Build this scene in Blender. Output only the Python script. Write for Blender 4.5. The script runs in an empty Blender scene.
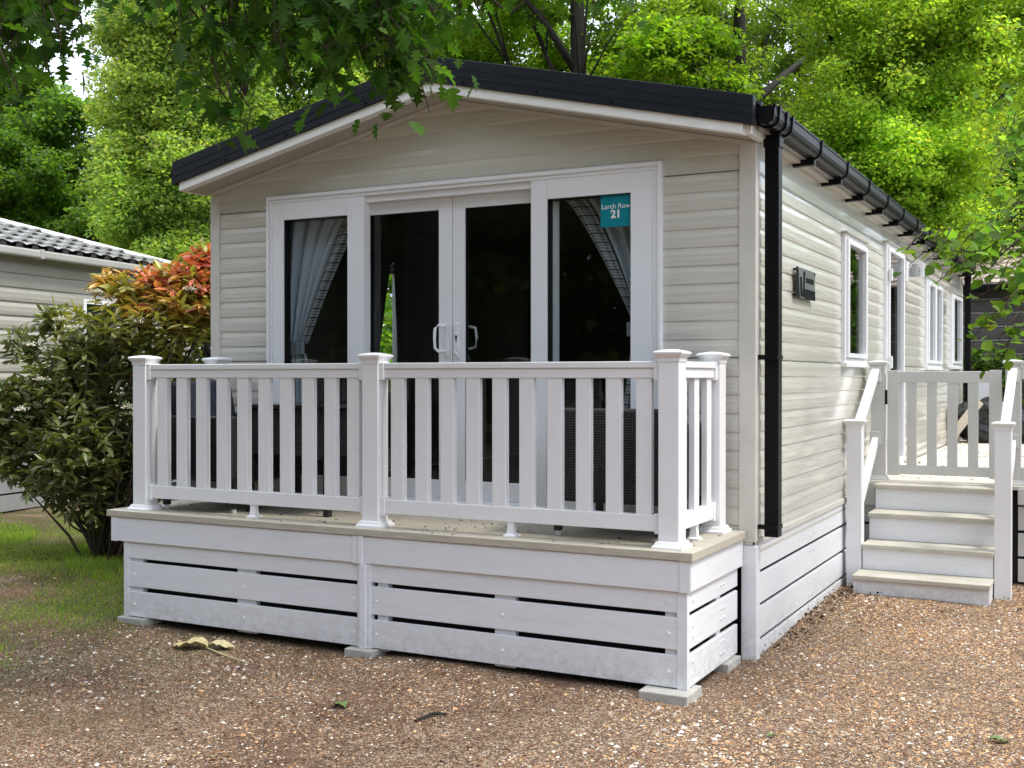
import bpy, bmesh, math, random
import numpy as np
from mathutils import Vector, Matrix
R = math.radians
random.seed(7); rng = np.random.default_rng(11)
S = bpy.context.scene
COL = S.collection

# ------------------------------------------------------------------ camera, sky, sun, exposure
CAM = np.array([1.681, -5.977, 1.501]); YAW = -0.4826; PITCH = -0.0065; F = 1141.6
cd = bpy.data.cameras.new('camera'); cam = bpy.data.objects.new('camera', cd); COL.objects.link(cam)
cam.location = CAM; cam.rotation_euler = (R(90) + PITCH, 0, -YAW)
cd.sensor_width = 36; cd.lens = 36 * F / 1024; cd.clip_start = .05; cd.clip_end = 600
S.camera = cam
SUN_EL, SUN_AZ = R(58), R(86)          # azimuth measured from +Y towards +X
w = bpy.data.worlds.new('World'); S.world = w; w.use_nodes = True
nt = w.node_tree; bg = nt.nodes['Background']
sky = nt.nodes.new('ShaderNodeTexSky'); sky.sky_type = 'NISHITA'; sky.sun_disc = False
sky.sun_elevation = SUN_EL; sky.sun_rotation = SUN_AZ; sky.air_density = 1; sky.dust_density = 2
tc = nt.nodes.new('ShaderNodeTexCoord'); ns = nt.nodes.new('ShaderNodeTexNoise')
ns.inputs['Scale'].default_value = 2.2; ns.inputs['Detail'].default_value = 6
nt.links.new(tc.outputs['Generated'], ns.inputs['Vector'])
cr = nt.nodes.new('ShaderNodeMapRange'); cr.inputs[1].default_value = .32; cr.inputs[2].default_value = .62
cr.inputs[3].default_value = .72; cr.inputs[4].default_value = 1.0
nt.links.new(ns.outputs['Fac'], cr.inputs[0])
mx = nt.nodes.new('ShaderNodeMix'); mx.data_type = 'RGBA'
nt.links.new(cr.outputs[0], mx.inputs['Factor']); nt.links.new(sky.outputs[0], mx.inputs[6])
mx.inputs[7].default_value = (8.1, 8.8, 10.2, 1)
nt.links.new(mx.outputs[2], bg.inputs[0]); bg.inputs[1].default_value = .12
sd = bpy.data.lights.new('sun', 'SUN'); so = bpy.data.objects.new('sun', sd); COL.objects.link(so)
sd.energy = 2.0; sd.angle = R(14); sd.color = (1, .95, .86)
dirv = Vector((math.sin(SUN_AZ) * math.cos(SUN_EL), math.cos(SUN_AZ) * math.cos(SUN_EL), math.sin(SUN_EL)))
so.rotation_euler = dirv.to_track_quat('Z', 'Y').to_euler(); so.location = (10, 0, 20)
S.view_settings.view_transform = 'Standard'; S.view_settings.look = 'None'
S.view_settings.gamma = 1; S.view_settings.exposure = .88

# ------------------------------------------------------------------ helpers
_fw = np.array([math.sin(YAW), math.cos(YAW), 0]); RT = np.array([math.cos(YAW), -math.sin(YAW), 0])
FW = _fw * math.cos(PITCH) + np.array([0, 0, 1]) * math.sin(PITCH); UPV = np.array([0, 0, 1.]) * math.cos(PITCH) - _fw * math.sin(PITCH)
def at(u, v, dep): return CAM + (FW + RT * (u - 512) / F + UPV * (384 - v) / F) * dep

ORG = {}
def tag(o, label=None, cat=None, group=None, kind=None):
    if label: o['label'] = label
    if cat: o['category'] = cat
    if group: o['group'] = group
    if kind: o['kind'] = kind
    return o
def thing(name, loc, label, cat, group=None):
    o = bpy.data.objects.new(name, None); COL.objects.link(o); o.location = loc; o.empty_display_size = .1
    ORG[o.name] = Vector(loc); return tag(o, label, cat, group)
def link(name, me, mat, parent=None, bevel=0, origin=None):
    """link a mesh given in world coordinates under parent"""
    o = bpy.data.objects.new(name, me); COL.objects.link(o)
    if mat is not None: me.materials.append(mat)
    org = Vector((0, 0, 0))
    if parent is not None:
        org = ORG[parent.name]; o.parent = parent
    if origin is not None and parent is None:
        org = Vector(origin); o.location = org
    if org.length: me.transform(Matrix.Translation(-org))
    ORG[o.name] = org
    if bevel:
        b = o.modifiers.new('bevel', 'BEVEL'); b.width = bevel; b.segments = 2; b.limit_method = 'ANGLE'; b.angle_limit = R(50)
        b.harden_normals = False
    return o
class MB:
    def __init__(s): s.v = []; s.f = []
    def quad(s, *p):
        n = len(s.v); s.v += [tuple(q) for q in p]; s.f.append(tuple(range(n, n + len(p))))
    def box(s, x0, x1, y0, y1, z0, z1):
        n = len(s.v)
        s.v += [(x, y, z) for z in (z0, z1) for y in (y0, y1) for x in (x0, x1)]
        s.f += [tuple(n + i for i in q) for q in ((0, 2, 3, 1), (4, 5, 7, 6), (0, 1, 5, 4), (2, 6, 7, 3), (0, 4, 6, 2), (1, 3, 7, 5))]
        return s
    def beam(s, a, b, w, h, up=(0, 0, 1)):
        a = Vector(a); b = Vector(b); d = (b - a).normalized(); u = Vector(up); r = d.cross(u).normalized(); u = r.cross(d)
        n = len(s.v)
        for p in (a, b):
            for sx, sz in ((-1, -1), (1, -1), (1, 1), (-1, 1)): s.v.append(tuple(p + r * sx * w / 2 + u * sz * h / 2))
        s.f += [tuple(n + i for i in q) for q in ((0, 1, 2, 3), (7, 6, 5, 4), (0, 4, 5, 1), (1, 5, 6, 2), (2, 6, 7, 3), (3, 7, 4, 0))]
        return s
    def tube(s, pts, rad, k=8, cap=True):
        pts = [Vector(p) for p in pts]
        if not hasattr(rad, '__len__'): rad = [rad] * len(pts)
        n0 = len(s.v); ref = Vector((.13, .21, .97))
        for i, p in enumerate(pts):
            d = (pts[min(i + 1, len(pts) - 1)] - pts[max(i - 1, 0)])
            d = d.normalized() if d.length > 1e-9 else Vector((0, 0, 1))
            rr = ref if abs(d.dot(ref)) < .95 else Vector((1, 0, 0))
            a = d.cross(rr).normalized(); b = a.cross(d)
            for j in range(k):
                t = 2 * math.pi * j / k; s.v.append(tuple(p + (a * math.cos(t) + b * math.sin(t)) * rad[i]))
        for i in range(len(pts) - 1):
            for j in range(k):
                a0 = n0 + i * k + j; a1 = n0 + i * k + (j + 1) % k
                s.f.append((a0, a1, a1 + k, a0 + k))
        if cap:
            s.f.append(tuple(n0 + j for j in range(k))[::-1]); m = n0 + (len(pts) - 1) * k; s.f.append(tuple(m + j for j in range(k)))
        return s
    def prism(s, prof, ax, a, b):
        """extrude a closed 2-D profile along axis ax (0,1,2) from a to b"""
        n = len(s.v); k = len(prof)
        for t in (a, b):
            for (p, q) in prof:
                c = [p, q]; c.insert(ax, t); s.v.append(tuple(c))
        for i in range(k): j = (i + 1) % k; s.f.append((n + i, n + j, n + k + j, n + k + i))
        s.f.append(tuple(n + i for i in range(k))[::-1]); s.f.append(tuple(n + k + i for i in range(k)))
        return s
    def mesh(s, name='m', smooth=False):
        me = bpy.data.meshes.new(name); me.from_pydata(s.v, [], s.f); me.update()
        bm = bmesh.new(); bm.from_mesh(me); bmesh.ops.recalc_face_normals(bm, faces=bm.faces); bm.to_mesh(me); bm.free()
        if smooth: me.polygons.foreach_set('use_smooth', [True] * len(me.polygons))
        return me
    def build(s, name, mat, parent=None, bevel=0, smooth=False, origin=None):
        return link(name, s.mesh(name, smooth), mat, parent, bevel, origin)
def box(name, x0, x1, y0, y1, z0, z1, mat, parent=None, bevel=.003): return MB().box(x0, x1, y0, y1, z0, z1).build(name, mat, parent, bevel)

def fastmesh(name, V, nper, F_idx, cols=None, smooth=False):
    """V (N*k,3); F_idx (faces per item, verts) template replicated N times; cols (N,3)"""
    k = nper; N = len(V) // k
    F_idx = [np.array(f) for f in F_idx]
    me = bpy.data.meshes.new(name); me.vertices.add(len(V)); me.vertices.foreach_set('co', V.astype(np.float32).ravel())
    per = np.concatenate(F_idx); tot = np.array([len(f) for f in F_idx]); st = np.concatenate([[0], np.cumsum(tot)[:-1]])
    li = (per[None, :] + (np.arange(N) * k)[:, None]).ravel()
    ls = (st[None, :] + (np.arange(N) * len(per))[:, None]).ravel()
    me.loops.add(len(li)); me.loops.foreach_set('vertex_index', li.astype(np.int32))
    me.polygons.add(len(ls)); me.polygons.foreach_set('loop_start', ls.astype(np.int32))
    try: me.polygons.foreach_set('loop_total', np.tile(tot, N).astype(np.int32))
    except Exception: pass
    me.update(calc_edges=True)
    if cols is not None:
        at_ = me.attributes.new('Col', 'FLOAT_COLOR', 'FACE')
        c = np.concatenate([cols, np.ones((N, 1))], 1); c = np.repeat(c, len(F_idx), 0)
        at_.data.foreach_set('color', c.astype(np.float32).ravel())
    if smooth: me.polygons.foreach_set('use_smooth', np.ones(len(ls), bool))
    return me
def rotmats(n, tilt=None, az=None, roll=None):
    """local x = leaf length, z = leaf normal"""
    az = rng.uniform(0, 2 * np.pi, n) if az is None else az
    tilt = rng.normal(0, .6, n) if tilt is None else tilt
    roll = rng.normal(0, .5, n) if roll is None else roll
    ca, sa, ct, st, cr_, sr = np.cos(az), np.sin(az), np.cos(tilt), np.sin(tilt), np.cos(roll), np.sin(roll)
    X = np.stack([ca * ct, sa * ct, st], 1)
    Y0 = np.stack([-sa, ca, 0 * ca], 1); Z0 = np.cross(X, Y0)
    Y = Y0 * cr_[:, None] + Z0 * sr[:, None]; Z = np.cross(X, Y)
    return np.stack([X, Y, Z], 2)
def leaves(name, pos, size, tmpl, faces, cols, mat, parent=None, rot=None, origin=None):
    n = len(pos); M = rotmats(n) if rot is None else rot
    T = np.array(tmpl, float)
    V = np.einsum('nij,kj->nki', M, T) * np.asarray(size).reshape(-1, 1, 1) + pos[:, None, :]
    me = fastmesh(name, V.reshape(-1, 3), len(T), faces, cols)
    return link(name, me, mat, parent, origin=origin)
LEAF_RH = ([(0, 0, 0), (.45, .32, .07), (1, 0, -.04), (.45, -.32, .07)], [(0, 1, 2), (0, 2, 3)])
LEAF_OV = ([(0, 0, 0), (.3, .3, .06), (.7, .26, .05), (1, 0, -.06), (.7, -.26, .05), (.3, -.3, .06)], [(0, 1, 2, 3), (0, 3, 4, 5)])
LEAF_LIME = ([(0, 0, 0), (-.06, .22, .05), (.25, .46, .08), (.65, .36, .05), (1, 0, -.08), (.65, -.36, .05), (.25, -.46, .08), (-.06, -.22, .05)], [(0, 1, 2, 3, 4), (0, 4, 5, 6, 7)])
LEAF_LANCE = ([(0, 0, 0), (.3, .15, .05), (.7, .13, .02), (1, 0, -.1), (.7, -.13, .02), (.3, -.15, .05)], [(0, 1, 2, 3), (0, 3, 4, 5)])
_mp = [(0, 0), (.03, .10), (.14, .33), (.24, .30), (.29, .13), (.42, .46), (.52, .40), (.54, .14), (.74, .31), (.80, .10), (1.08, 0)]
_mv = [(x, y, .12 * abs(y) - .12 * x * x) for x, y in _mp] + [(x, -y, .12 * abs(y) - .12 * x * x) for x, y in _mp[1:-1]]
LEAF_MAPLE = (_mv, [(0, 1, 2, 3, 4), (0, 4, 7), (4, 5, 6, 7), (0, 7, 9, 10), (7, 8, 9), (0, 14, 13, 12, 11), (0, 17, 14), (17, 16, 15, 14), (0, 10, 19, 17), (19, 18, 17)])

# ------------------------------------------------------------------ materials
def newmat(name):
    m = bpy.data.materials.new(name); m.use_nodes = True; n = m.node_tree.nodes; l = m.node_tree.links
    return m, n, l, n['Principled BSDF']
def pmat(name, col, rough=.5, metal=0, var=.06, scale=6, bump=0, bscale=60, stretch=None, coat=0, dirt=None, dirtamt=0, spec=.5):
    m, n, l, b = newmat(name); b.inputs['Specular IOR Level'].default_value = spec
    t = n.new('ShaderNodeTexCoord'); src = t.outputs['Object']
    if stretch:
        mp = n.new('ShaderNodeMapping'); mp.inputs['Scale'].default_value = stretch; l.new(src, mp.inputs[0]); src = mp.outputs[0]
    nz = n.new('ShaderNodeTexNoise'); nz.inputs['Scale'].default_value = scale; nz.inputs['Detail'].default_value = 5; l.new(src, nz.inputs[0])
    rp = n.new('ShaderNodeMapRange'); rp.inputs[1].default_value = .3; rp.inputs[2].default_value = .7
    rp.inputs[3].default_value = 1 - var; rp.inputs[4].default_value = 1 + var; l.new(nz.outputs[0], rp.inputs[0])
    mu = n.new('ShaderNodeVectorMath'); mu.operation = 'SCALE'; mu.inputs[0].default_value = col; l.new(rp.outputs[0], mu.inputs['Scale'])
    out = mu.outputs[0]
    if dirt:
        n2 = n.new('ShaderNodeTexNoise'); n2.inputs['Scale'].default_value = 3.1; n2.inputs['Detail'].default_value = 9; n2.inputs['Roughness'].default_value = .75; l.new(src, n2.inputs[0])
        r2 = n.new('ShaderNodeMapRange'); r2.inputs[1].default_value = .5; r2.inputs[2].default_value = .75; r2.inputs[3].default_value = 0; r2.inputs[4].default_value = dirtamt; l.new(n2.outputs[0], r2.inputs[0])
        x = n.new('ShaderNodeMix'); x.data_type = 'RGBA'; l.new(r2.outputs[0], x.inputs[0]); l.new(out, x.inputs[6]); x.inputs[7].default_value = (*dirt, 1); out = x.outputs[2]
    l.new(out, b.inputs['Base Color']); b.inputs['Roughness'].default_value = rough; b.inputs['Metallic'].default_value = metal
    if coat: b.inputs['Coat Weight'].default_value = coat; b.inputs['Coat Roughness'].default_value = .12
    if bump:
        bn = n.new('ShaderNodeTexNoise'); bn.inputs['Scale'].default_value = bscale; bn.inputs['Detail'].default_value = 3; l.new(src, bn.inputs[0])
        bp = n.new('ShaderNodeBump'); bp.inputs['Strength'].default_value = bump; bp.inputs['Distance'].default_value = .01; l.new(bn.outputs[0], bp.inputs['Height']); l.new(bp.outputs[0], b.inputs['Normal'])
    return m
def leafmat(name, base=None, trans=.45, gloss=.35, rough=.45):
    m, n, l, b = newmat(name)
    if base is None:
        a = n.new('ShaderNodeAttribute'); a.attribute_name = 'Col'; c = a.outputs['Color']
    else:
        a = n.new('ShaderNodeRGB'); a.outputs[0].default_value = (*base, 1); c = a.outputs[0]
    l.new(c, b.inputs['Base Color']); b.inputs['Roughness'].default_value = rough; b.inputs['Specular IOR Level'].default_value = gloss
    tr = n.new('ShaderNodeBsdfTranslucent'); sc = n.new('ShaderNodeVectorMath'); sc.operation = 'MULTIPLY'; sc.inputs[1].default_value = (1.7, 1.75, .5)
    l.new(c, sc.inputs[0]); l.new(sc.outputs[0], tr.inputs[0])
    x = n.new('ShaderNodeMixShader'); x.inputs[0].default_value = trans; l.new(b.outputs[0], x.inputs[1]); l.new(tr.outputs[0], x.inputs[2])
    l.new(x.outputs[0], n['Material Output'].inputs['Surface']); return m
M = {}
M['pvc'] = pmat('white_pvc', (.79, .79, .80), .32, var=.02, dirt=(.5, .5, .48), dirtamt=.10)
M['pvc_skirt'] = pmat('skirting_board', (.75, .76, .79), .42, var=.02, scale=9, bump=.05, bscale=14, stretch=(1, 1, 9), dirt=(.45, .45, .43), dirtamt=.3)
def add_grime(m):
    # green-grey splash grime along the lowest board, broken up by noise
    n = m.node_tree.nodes; l = m.node_tree.links; b = n['Principled BSDF']; src = b.inputs['Base Color'].links[0].from_socket
    g = n.new('ShaderNodeNewGeometry'); sp = n.new('ShaderNodeSeparateXYZ'); l.new(g.outputs['Position'], sp.inputs[0])
    r1 = n.new('ShaderNodeMapRange'); r1.inputs[1].default_value = .24; r1.inputs[2].default_value = .03; l.new(sp.outputs[2], r1.inputs[0])
    nz = n.new('ShaderNodeTexNoise'); nz.inputs['Scale'].default_value = 16; nz.inputs['Detail'].default_value = 10; nz.inputs['Roughness'].default_value = .8; l.new(g.outputs['Position'], nz.inputs[0])
    r2 = n.new('ShaderNodeMapRange'); r2.inputs[1].default_value = .42; r2.inputs[2].default_value = .66; r2.inputs[4].default_value = .55; l.new(nz.outputs[0], r2.inputs[0])
    mu = n.new('ShaderNodeMath'); mu.operation = 'MULTIPLY'; l.new(r1.outputs[0], mu.inputs[0]); l.new(r2.outputs[0], mu.inputs[1])
    x = n.new('ShaderNodeMix'); x.data_type = 'RGBA'; l.new(mu.outputs[0], x.inputs[0]); l.new(src, x.inputs[6]); x.inputs[7].default_value = (.26, .26, .21, 1); l.new(x.outputs[2], b.inputs['Base Color'])
add_grime(M['pvc_skirt'])
M['frame'] = pmat('window_frame', (.79, .80, .82), .28, var=.015)
M['gate'] = pmat('shaded_white_pvc', (.56, .555, .53), .4, var=.03)  # white PVC with the shade around the gate put into a greyer colour
M['trim'] = pmat('corner_trim', (.60, .58, .53), .4, var=.05, scale=5, bump=.1, bscale=8, dirt=(.35, .33, .3), dirtamt=.25)
M['deck'] = pmat('deck_board', (.47, .43, .35), .6, var=.10, scale=7, bump=.3, bscale=30, stretch=(1, 12, 12), dirt=(.26, .23, .18), dirtamt=.5)
M['tread'] = pmat('step_tread', (.50, .47, .40), .6, var=.1, scale=9, bump=.2, bscale=40, dirt=(.27, .24, .18), dirtamt=.5)
M['black'] = pmat('black_plastic', (.006, .006, .007), .38, var=.2, scale=20, spec=.14)
M['roofblack'] = pmat('roof_trim', (.010, .012, .018), .5, var=.15, scale=4, spec=.25)
M['roof'] = pmat('roof_sheet', (.030, .033, .040), .5, var=.15)
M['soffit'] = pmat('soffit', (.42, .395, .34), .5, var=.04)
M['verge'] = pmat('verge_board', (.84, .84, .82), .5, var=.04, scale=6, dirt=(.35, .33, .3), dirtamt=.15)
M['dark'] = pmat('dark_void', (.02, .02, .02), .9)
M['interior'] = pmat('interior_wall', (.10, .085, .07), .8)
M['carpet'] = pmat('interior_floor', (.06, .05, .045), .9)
M['rattan'] = None
M['concrete'] = pmat('concrete', (.40, .39, .36), .85, var=.15, scale=25, bump=.5, bscale=90, dirt=(.2, .19, .16), dirtamt=.5)
M['rubber'] = pmat('chair_leg', (.02, .02, .022), .5)
M['metal'] = pmat('metal', (.6, .6, .6), .3, 1)
M['bark'] = pmat('bark', (.017, .014, .011), .9, var=.4, scale=14, bump=.8, bscale=30, stretch=(1, 1, .3))
M['twig'] = pmat('twig', (.05, .035, .02), .8, var=.3)
M['leaf'] = leafmat('leaf_foliage', trans=.58, gloss=.3)
M['leafnear'] = leafmat('leaf_near', trans=.48, gloss=.15, rough=.6)
M['leafgloss'] = leafmat('leaf_glossy', trans=.22, gloss=.5, rough=.3)
M['litter'] = leafmat('dry_litter', trans=.05, gloss=.2, rough=.7)

# siding: glossy vinyl with long horizontal streaks of gloss
def sidingmat(name, col, rough, ax):
    m, n, l, b = newmat(name); t = n.new('ShaderNodeTexCoord')
    mp = n.new('ShaderNodeMapping'); mp.inputs['Scale'].default_value = (1.3, 1.3, 26); l.new(t.outputs['Object'], mp.inputs[0])
    nz = n.new('ShaderNodeTexNoise'); nz.inputs['Scale'].default_value = 1.6; nz.inputs['Detail'].default_value = 4; nz.inputs['Roughness'].default_value = .5; l.new(mp.outputs[0], nz.inputs[0])
    bp = n.new('ShaderNodeBump'); bp.inputs['Strength'].default_value = .45; bp.inputs['Distance'].default_value = .012; l.new(nz.outputs[0], bp.inputs['Height']); l.new(bp.outputs[0], b.inputs['Normal'])
    n2 = n.new('ShaderNodeTexNoise'); n2.inputs['Scale'].default_value = 2.4; n2.inputs['Detail'].default_value = 8; n2.inputs['Roughness'].default_value = .7; l.new(t.outputs['Object'], n2.inputs[0])
    r2 = n.new('ShaderNodeMapRange'); r2.inputs[1].default_value = .45; r2.inputs[2].default_value = .75; r2.inputs[3].default_value = 0; r2.inputs[4].default_value = .14; l.new(n2.outputs[0], r2.inputs[0])
    x = n.new('ShaderNodeMix'); x.data_type = 'RGBA'; l.new(r2.outputs[0], x.inputs[0]); x.inputs[6].default_value = (*col, 1); x.inputs[7].default_value = tuple(c * .72 for c in col) + (1,)
    l.new(x.outputs[2], b.inputs['Base Color'])
    b.inputs['Roughness'].default_value = rough; b.inputs['Coat Weight'].default_value = .7; b.inputs['Coat Roughness'].default_value = .07
    return m
M['siding'] = sidingmat('cream_siding', (.575, .558, .495), .35, 0)
M['siding_grey'] = sidingmat('grey_siding', (.36, .34, .30), .45, 1)
M['siding_dark'] = pmat('dark_siding', (.095, .085, .075), .55, var=.12, scale=5)

# glass: clear pane with a mirror-like fresnel share
def glassmat(name, tint):
    m, n, l, b = newmat(name); n.remove(b)
    tr = n.new('ShaderNodeBsdfTransparent'); tr.inputs[0].default_value = (*tint, 1)
    gl = n.new('ShaderNodeBsdfGlossy'); gl.inputs['Roughness'].default_value = .015
    lw = n.new('ShaderNodeLayerWeight'); lw.inputs[0].default_value = .5
    pw = n.new('ShaderNodeMath'); pw.operation = 'POWER'; pw.inputs[1].default_value = 4.0; l.new(lw.outputs['Facing'], pw.inputs[0])
    fr = n.new('ShaderNodeMapRange'); fr.inputs[3].default_value = .06; fr.inputs[4].default_value = 1.0; l.new(pw.outputs[0], fr.inputs[0])
    t = n.new('ShaderNodeTexCoord'); nz = n.new('ShaderNodeTexNoise'); nz.inputs['Scale'].default_value = 1.5; l.new(t.outputs['Object'], nz.inputs[0])
    bp = n.new('ShaderNodeBump'); bp.inputs['Strength'].default_value = .03; l.new(nz.outputs[0], bp.inputs['Height']); l.new(bp.outputs[0], gl.inputs['Normal'])
    x = n.new('ShaderNodeMixShader'); l.new(fr.outputs[0], x.inputs[0]); l.new(tr.outputs[0], x.inputs[1]); l.new(gl.outputs[0], x.inputs[2])
    l.new(x.outputs[0], n['Material Output'].inputs['Surface']); return m
M['glass'] = glassmat('window_glass', (.80, .84, .84))
def rattanmat():
    m, n, l, b = newmat('black_rattan'); t = n.new('ShaderNodeTexCoord')
    w1 = n.new('ShaderNodeTexWave'); w1.bands_direction = 'Z'; w1.inputs['Scale'].default_value = 24; l.new(t.outputs['Object'], w1.inputs[0])
    w2 = n.new('ShaderNodeTexWave'); w2.bands_direction = 'X'; w2.inputs['Scale'].default_value = 24; l.new(t.outputs['Object'], w2.inputs[0])
    mu = n.new('ShaderNodeMath'); mu.operation = 'MULTIPLY'; l.new(w1.outputs[1], mu.inputs[0]); l.new(w2.outputs[1], mu.inputs[1])
    bp = n.new('ShaderNodeBump'); bp.inputs['Strength'].default_value = .8; bp.inputs['Distance'].default_value = .01; l.new(mu.outputs[0], bp.inputs['Height']); l.new(bp.outputs[0], b.inputs['Normal'])
    b.inputs['Base Color'].default_value = (.012, .011, .012, 1); b.inputs['Roughness'].default_value = .35; return m
M['rattan'] = rattanmat()
M['navy'] = pmat('navy_cushion', (.012, .017, .032), .8, var=.15, scale=20, bump=.2, bscale=200)
# ground: leaf mould brown with gravel tones, mossy grass patches to the left
def groundmat():
    m, n, l, b = newmat('ground_gravel'); t = n.new('ShaderNodeTexCoord')
    v = n.new('ShaderNodeTexVoronoi'); v.inputs['Scale'].default_value = 110; l.new(t.outputs['Object'], v.inputs[0])
    hv = n.new('ShaderNodeSeparateColor'); l.new(v.outputs['Color'], hv.inputs[0])
    rp = n.new('ShaderNodeValToRGB'); e = rp.color_ramp.elements
    e[0].position = 0; e[0].color = (.08, .046, .028, 1); e[1].position = 1; e[1].color = (.66, .57, .46, 1)
    for p, c in ((.35, (.20, .115, .065, 1)), (.6, (.34, .215, .13, 1)), (.85, (.47, .34, .22, 1))): q = e.new(p); q.color = c
    l.new(hv.outputs[0], rp.inputs[0])
    n2 = n.new('ShaderNodeTexNoise'); n2.inputs['Scale'].default_value = .9; n2.inputs['Detail'].default_value = 8; n2.inputs['Roughness'].default_value = .7; l.new(t.outputs['Object'], n2.inputs[0])
    r2 = n.new('ShaderNodeMapRange'); r2.inputs[1].default_value = .42; r2.inputs[2].default_value = .62; l.new(n2.outputs[0], r2.inputs[0])
    # right of the caravan the gravel is cleaner, left it is covered in mould
    sx = n.new('ShaderNodeSeparateXYZ'); l.new(t.outputs['Object'], sx.inputs[0])
    rx = n.new('ShaderNodeMapRange'); rx.inputs[1].default_value = -1.0; rx.inputs[2].default_value = .6; rx.inputs[3].default_value = 1; rx.inputs[4].default_value = .35; l.new(sx.outputs[0], rx.inputs[0])
    mm = n.new('ShaderNodeMath'); mm.operation = 'MULTIPLY'; l.new(r2.outputs[0], mm.inputs[0]); l.new(rx.outputs[0], mm.inputs[1])
    n4 = n.new('ShaderNodeTexNoise'); n4.inputs['Scale'].default_value = 60; n4.inputs['Detail'].default_value = 4; l.new(t.outputs['Object'], n4.inputs[0])
    r4 = n.new('ShaderNodeValToRGB'); r4.color_ramp.elements[0].color = (.06, .030, .017, 1); r4.color_ramp.elements[0].position = .35; r4.color_ramp.elements[1].color = (.23, .12, .065, 1); r4.color_ramp.elements[1].position = .7
    l.new(n4.outputs[0], r4.inputs[0])
    x = n.new('ShaderNodeMix'); x.data_type = 'RGBA'; l.new(mm.outputs[0], x.inputs[0]); l.new(rp.outputs[0], x.inputs[6]); l.new(r4.outputs[0], x.inputs[7])
    # moss
    d = n.new('ShaderNodeMapRange'); d.inputs[1].default_value = -1.6; d.inputs[2].default_value = -4.2; l.new(sx.outputs[0], d.inputs[0])
    n3 = n.new('ShaderNodeTexNoise'); n3.inputs['Scale'].default_value = 2.6; n3.inputs['Detail'].default_value = 7; l.new(t.outputs['Object'], n3.inputs[0])
    r3 = n.new('ShaderNodeMapRange'); r3.inputs[1].default_value = .40; r3.inputs[2].default_value = .56; l.new(n3.outputs[0], r3.inputs[0])
    m3 = n.new('ShaderNodeMath'); m3.operation = 'MULTIPLY'; l.new(r3.outputs[0], m3.inputs[0]); l.new(d.outputs[0], m3.inputs[1])
    m4 = n.new('ShaderNodeMath'); m4.operation = 'MULTIPLY'; m4.inputs[1].default_value = .75; l.new(m3.outputs[0], m4.inputs[0])
    x2 = n.new('ShaderNodeMix'); x2.data_type = 'RGBA'; l.new(m4.outputs[0], x2.inputs[0]); l.new(x.outputs[2], x2.inputs[6]); x2.inputs[7].default_value = (.10, .11, .03, 1)
    l.new(x2.outputs[2], b.inputs['Base Color']); b.inputs['Roughness'].default_value = .9
    bp = n.new('ShaderNodeBump'); bp.inputs['Strength'].default_value = .9; bp.inputs['Distance'].default_value = .02; l.new(v.outputs['Distance'], bp.inputs['Height']); bp.invert = True; l.new(bp.outputs[0], b.inputs['Normal'])
    return m
M['ground'] = groundmat()

# ------------------------------------------------------------------ ground
def gz(x, y):
    """gentle unevenness; a touch higher along the side wall and the left lawn"""
    x = np.asarray(x, float); y = np.asarray(y, float)
    h = .012 * np.sin(x * 2.1 + 1) * np.sin(y * 1.7) + .008 * np.sin(x * 5.3) * np.cos(y * 4.1)
    h = h + .05 * np.clip((y - .5) / 2, 0, 1) * np.clip((1.2 - np.abs(x - .3)) / 1, 0, 1)
    h = h + .03 * np.clip((-x - 3.8) / 2, 0, 1)
    return h - .008
gx = np.concatenate([np.linspace(-150, -12, 10), np.linspace(-11.5, 8, 118), np.linspace(9, 150, 10)])
gy = np.concatenate([np.linspace(-150, -9, 10), np.linspace(-8.5, 14, 136), np.linspace(15, 150, 10)])
XX, YY = np.meshgrid(gx, gy); ZZ = gz(XX, YY)
me = bpy.data.meshes.new('ground')
nx = len(gx); vv = np.stack([XX, YY, ZZ], -1).reshape(-1, 3)
ff = [(j * nx + i, j * nx + i + 1, (j + 1) * nx + i + 1, (j + 1) * nx + i) for j in range(len(gy) - 1) for i in range(nx - 1)]
me.from_pydata(vv.tolist(), [], ff); me.polygons.foreach_set('use_smooth', [True] * len(ff))
tag(link('ground', me, M['ground']), 'gravel and leaf mould ground around the caravan', None, None, 'structure')

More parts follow.
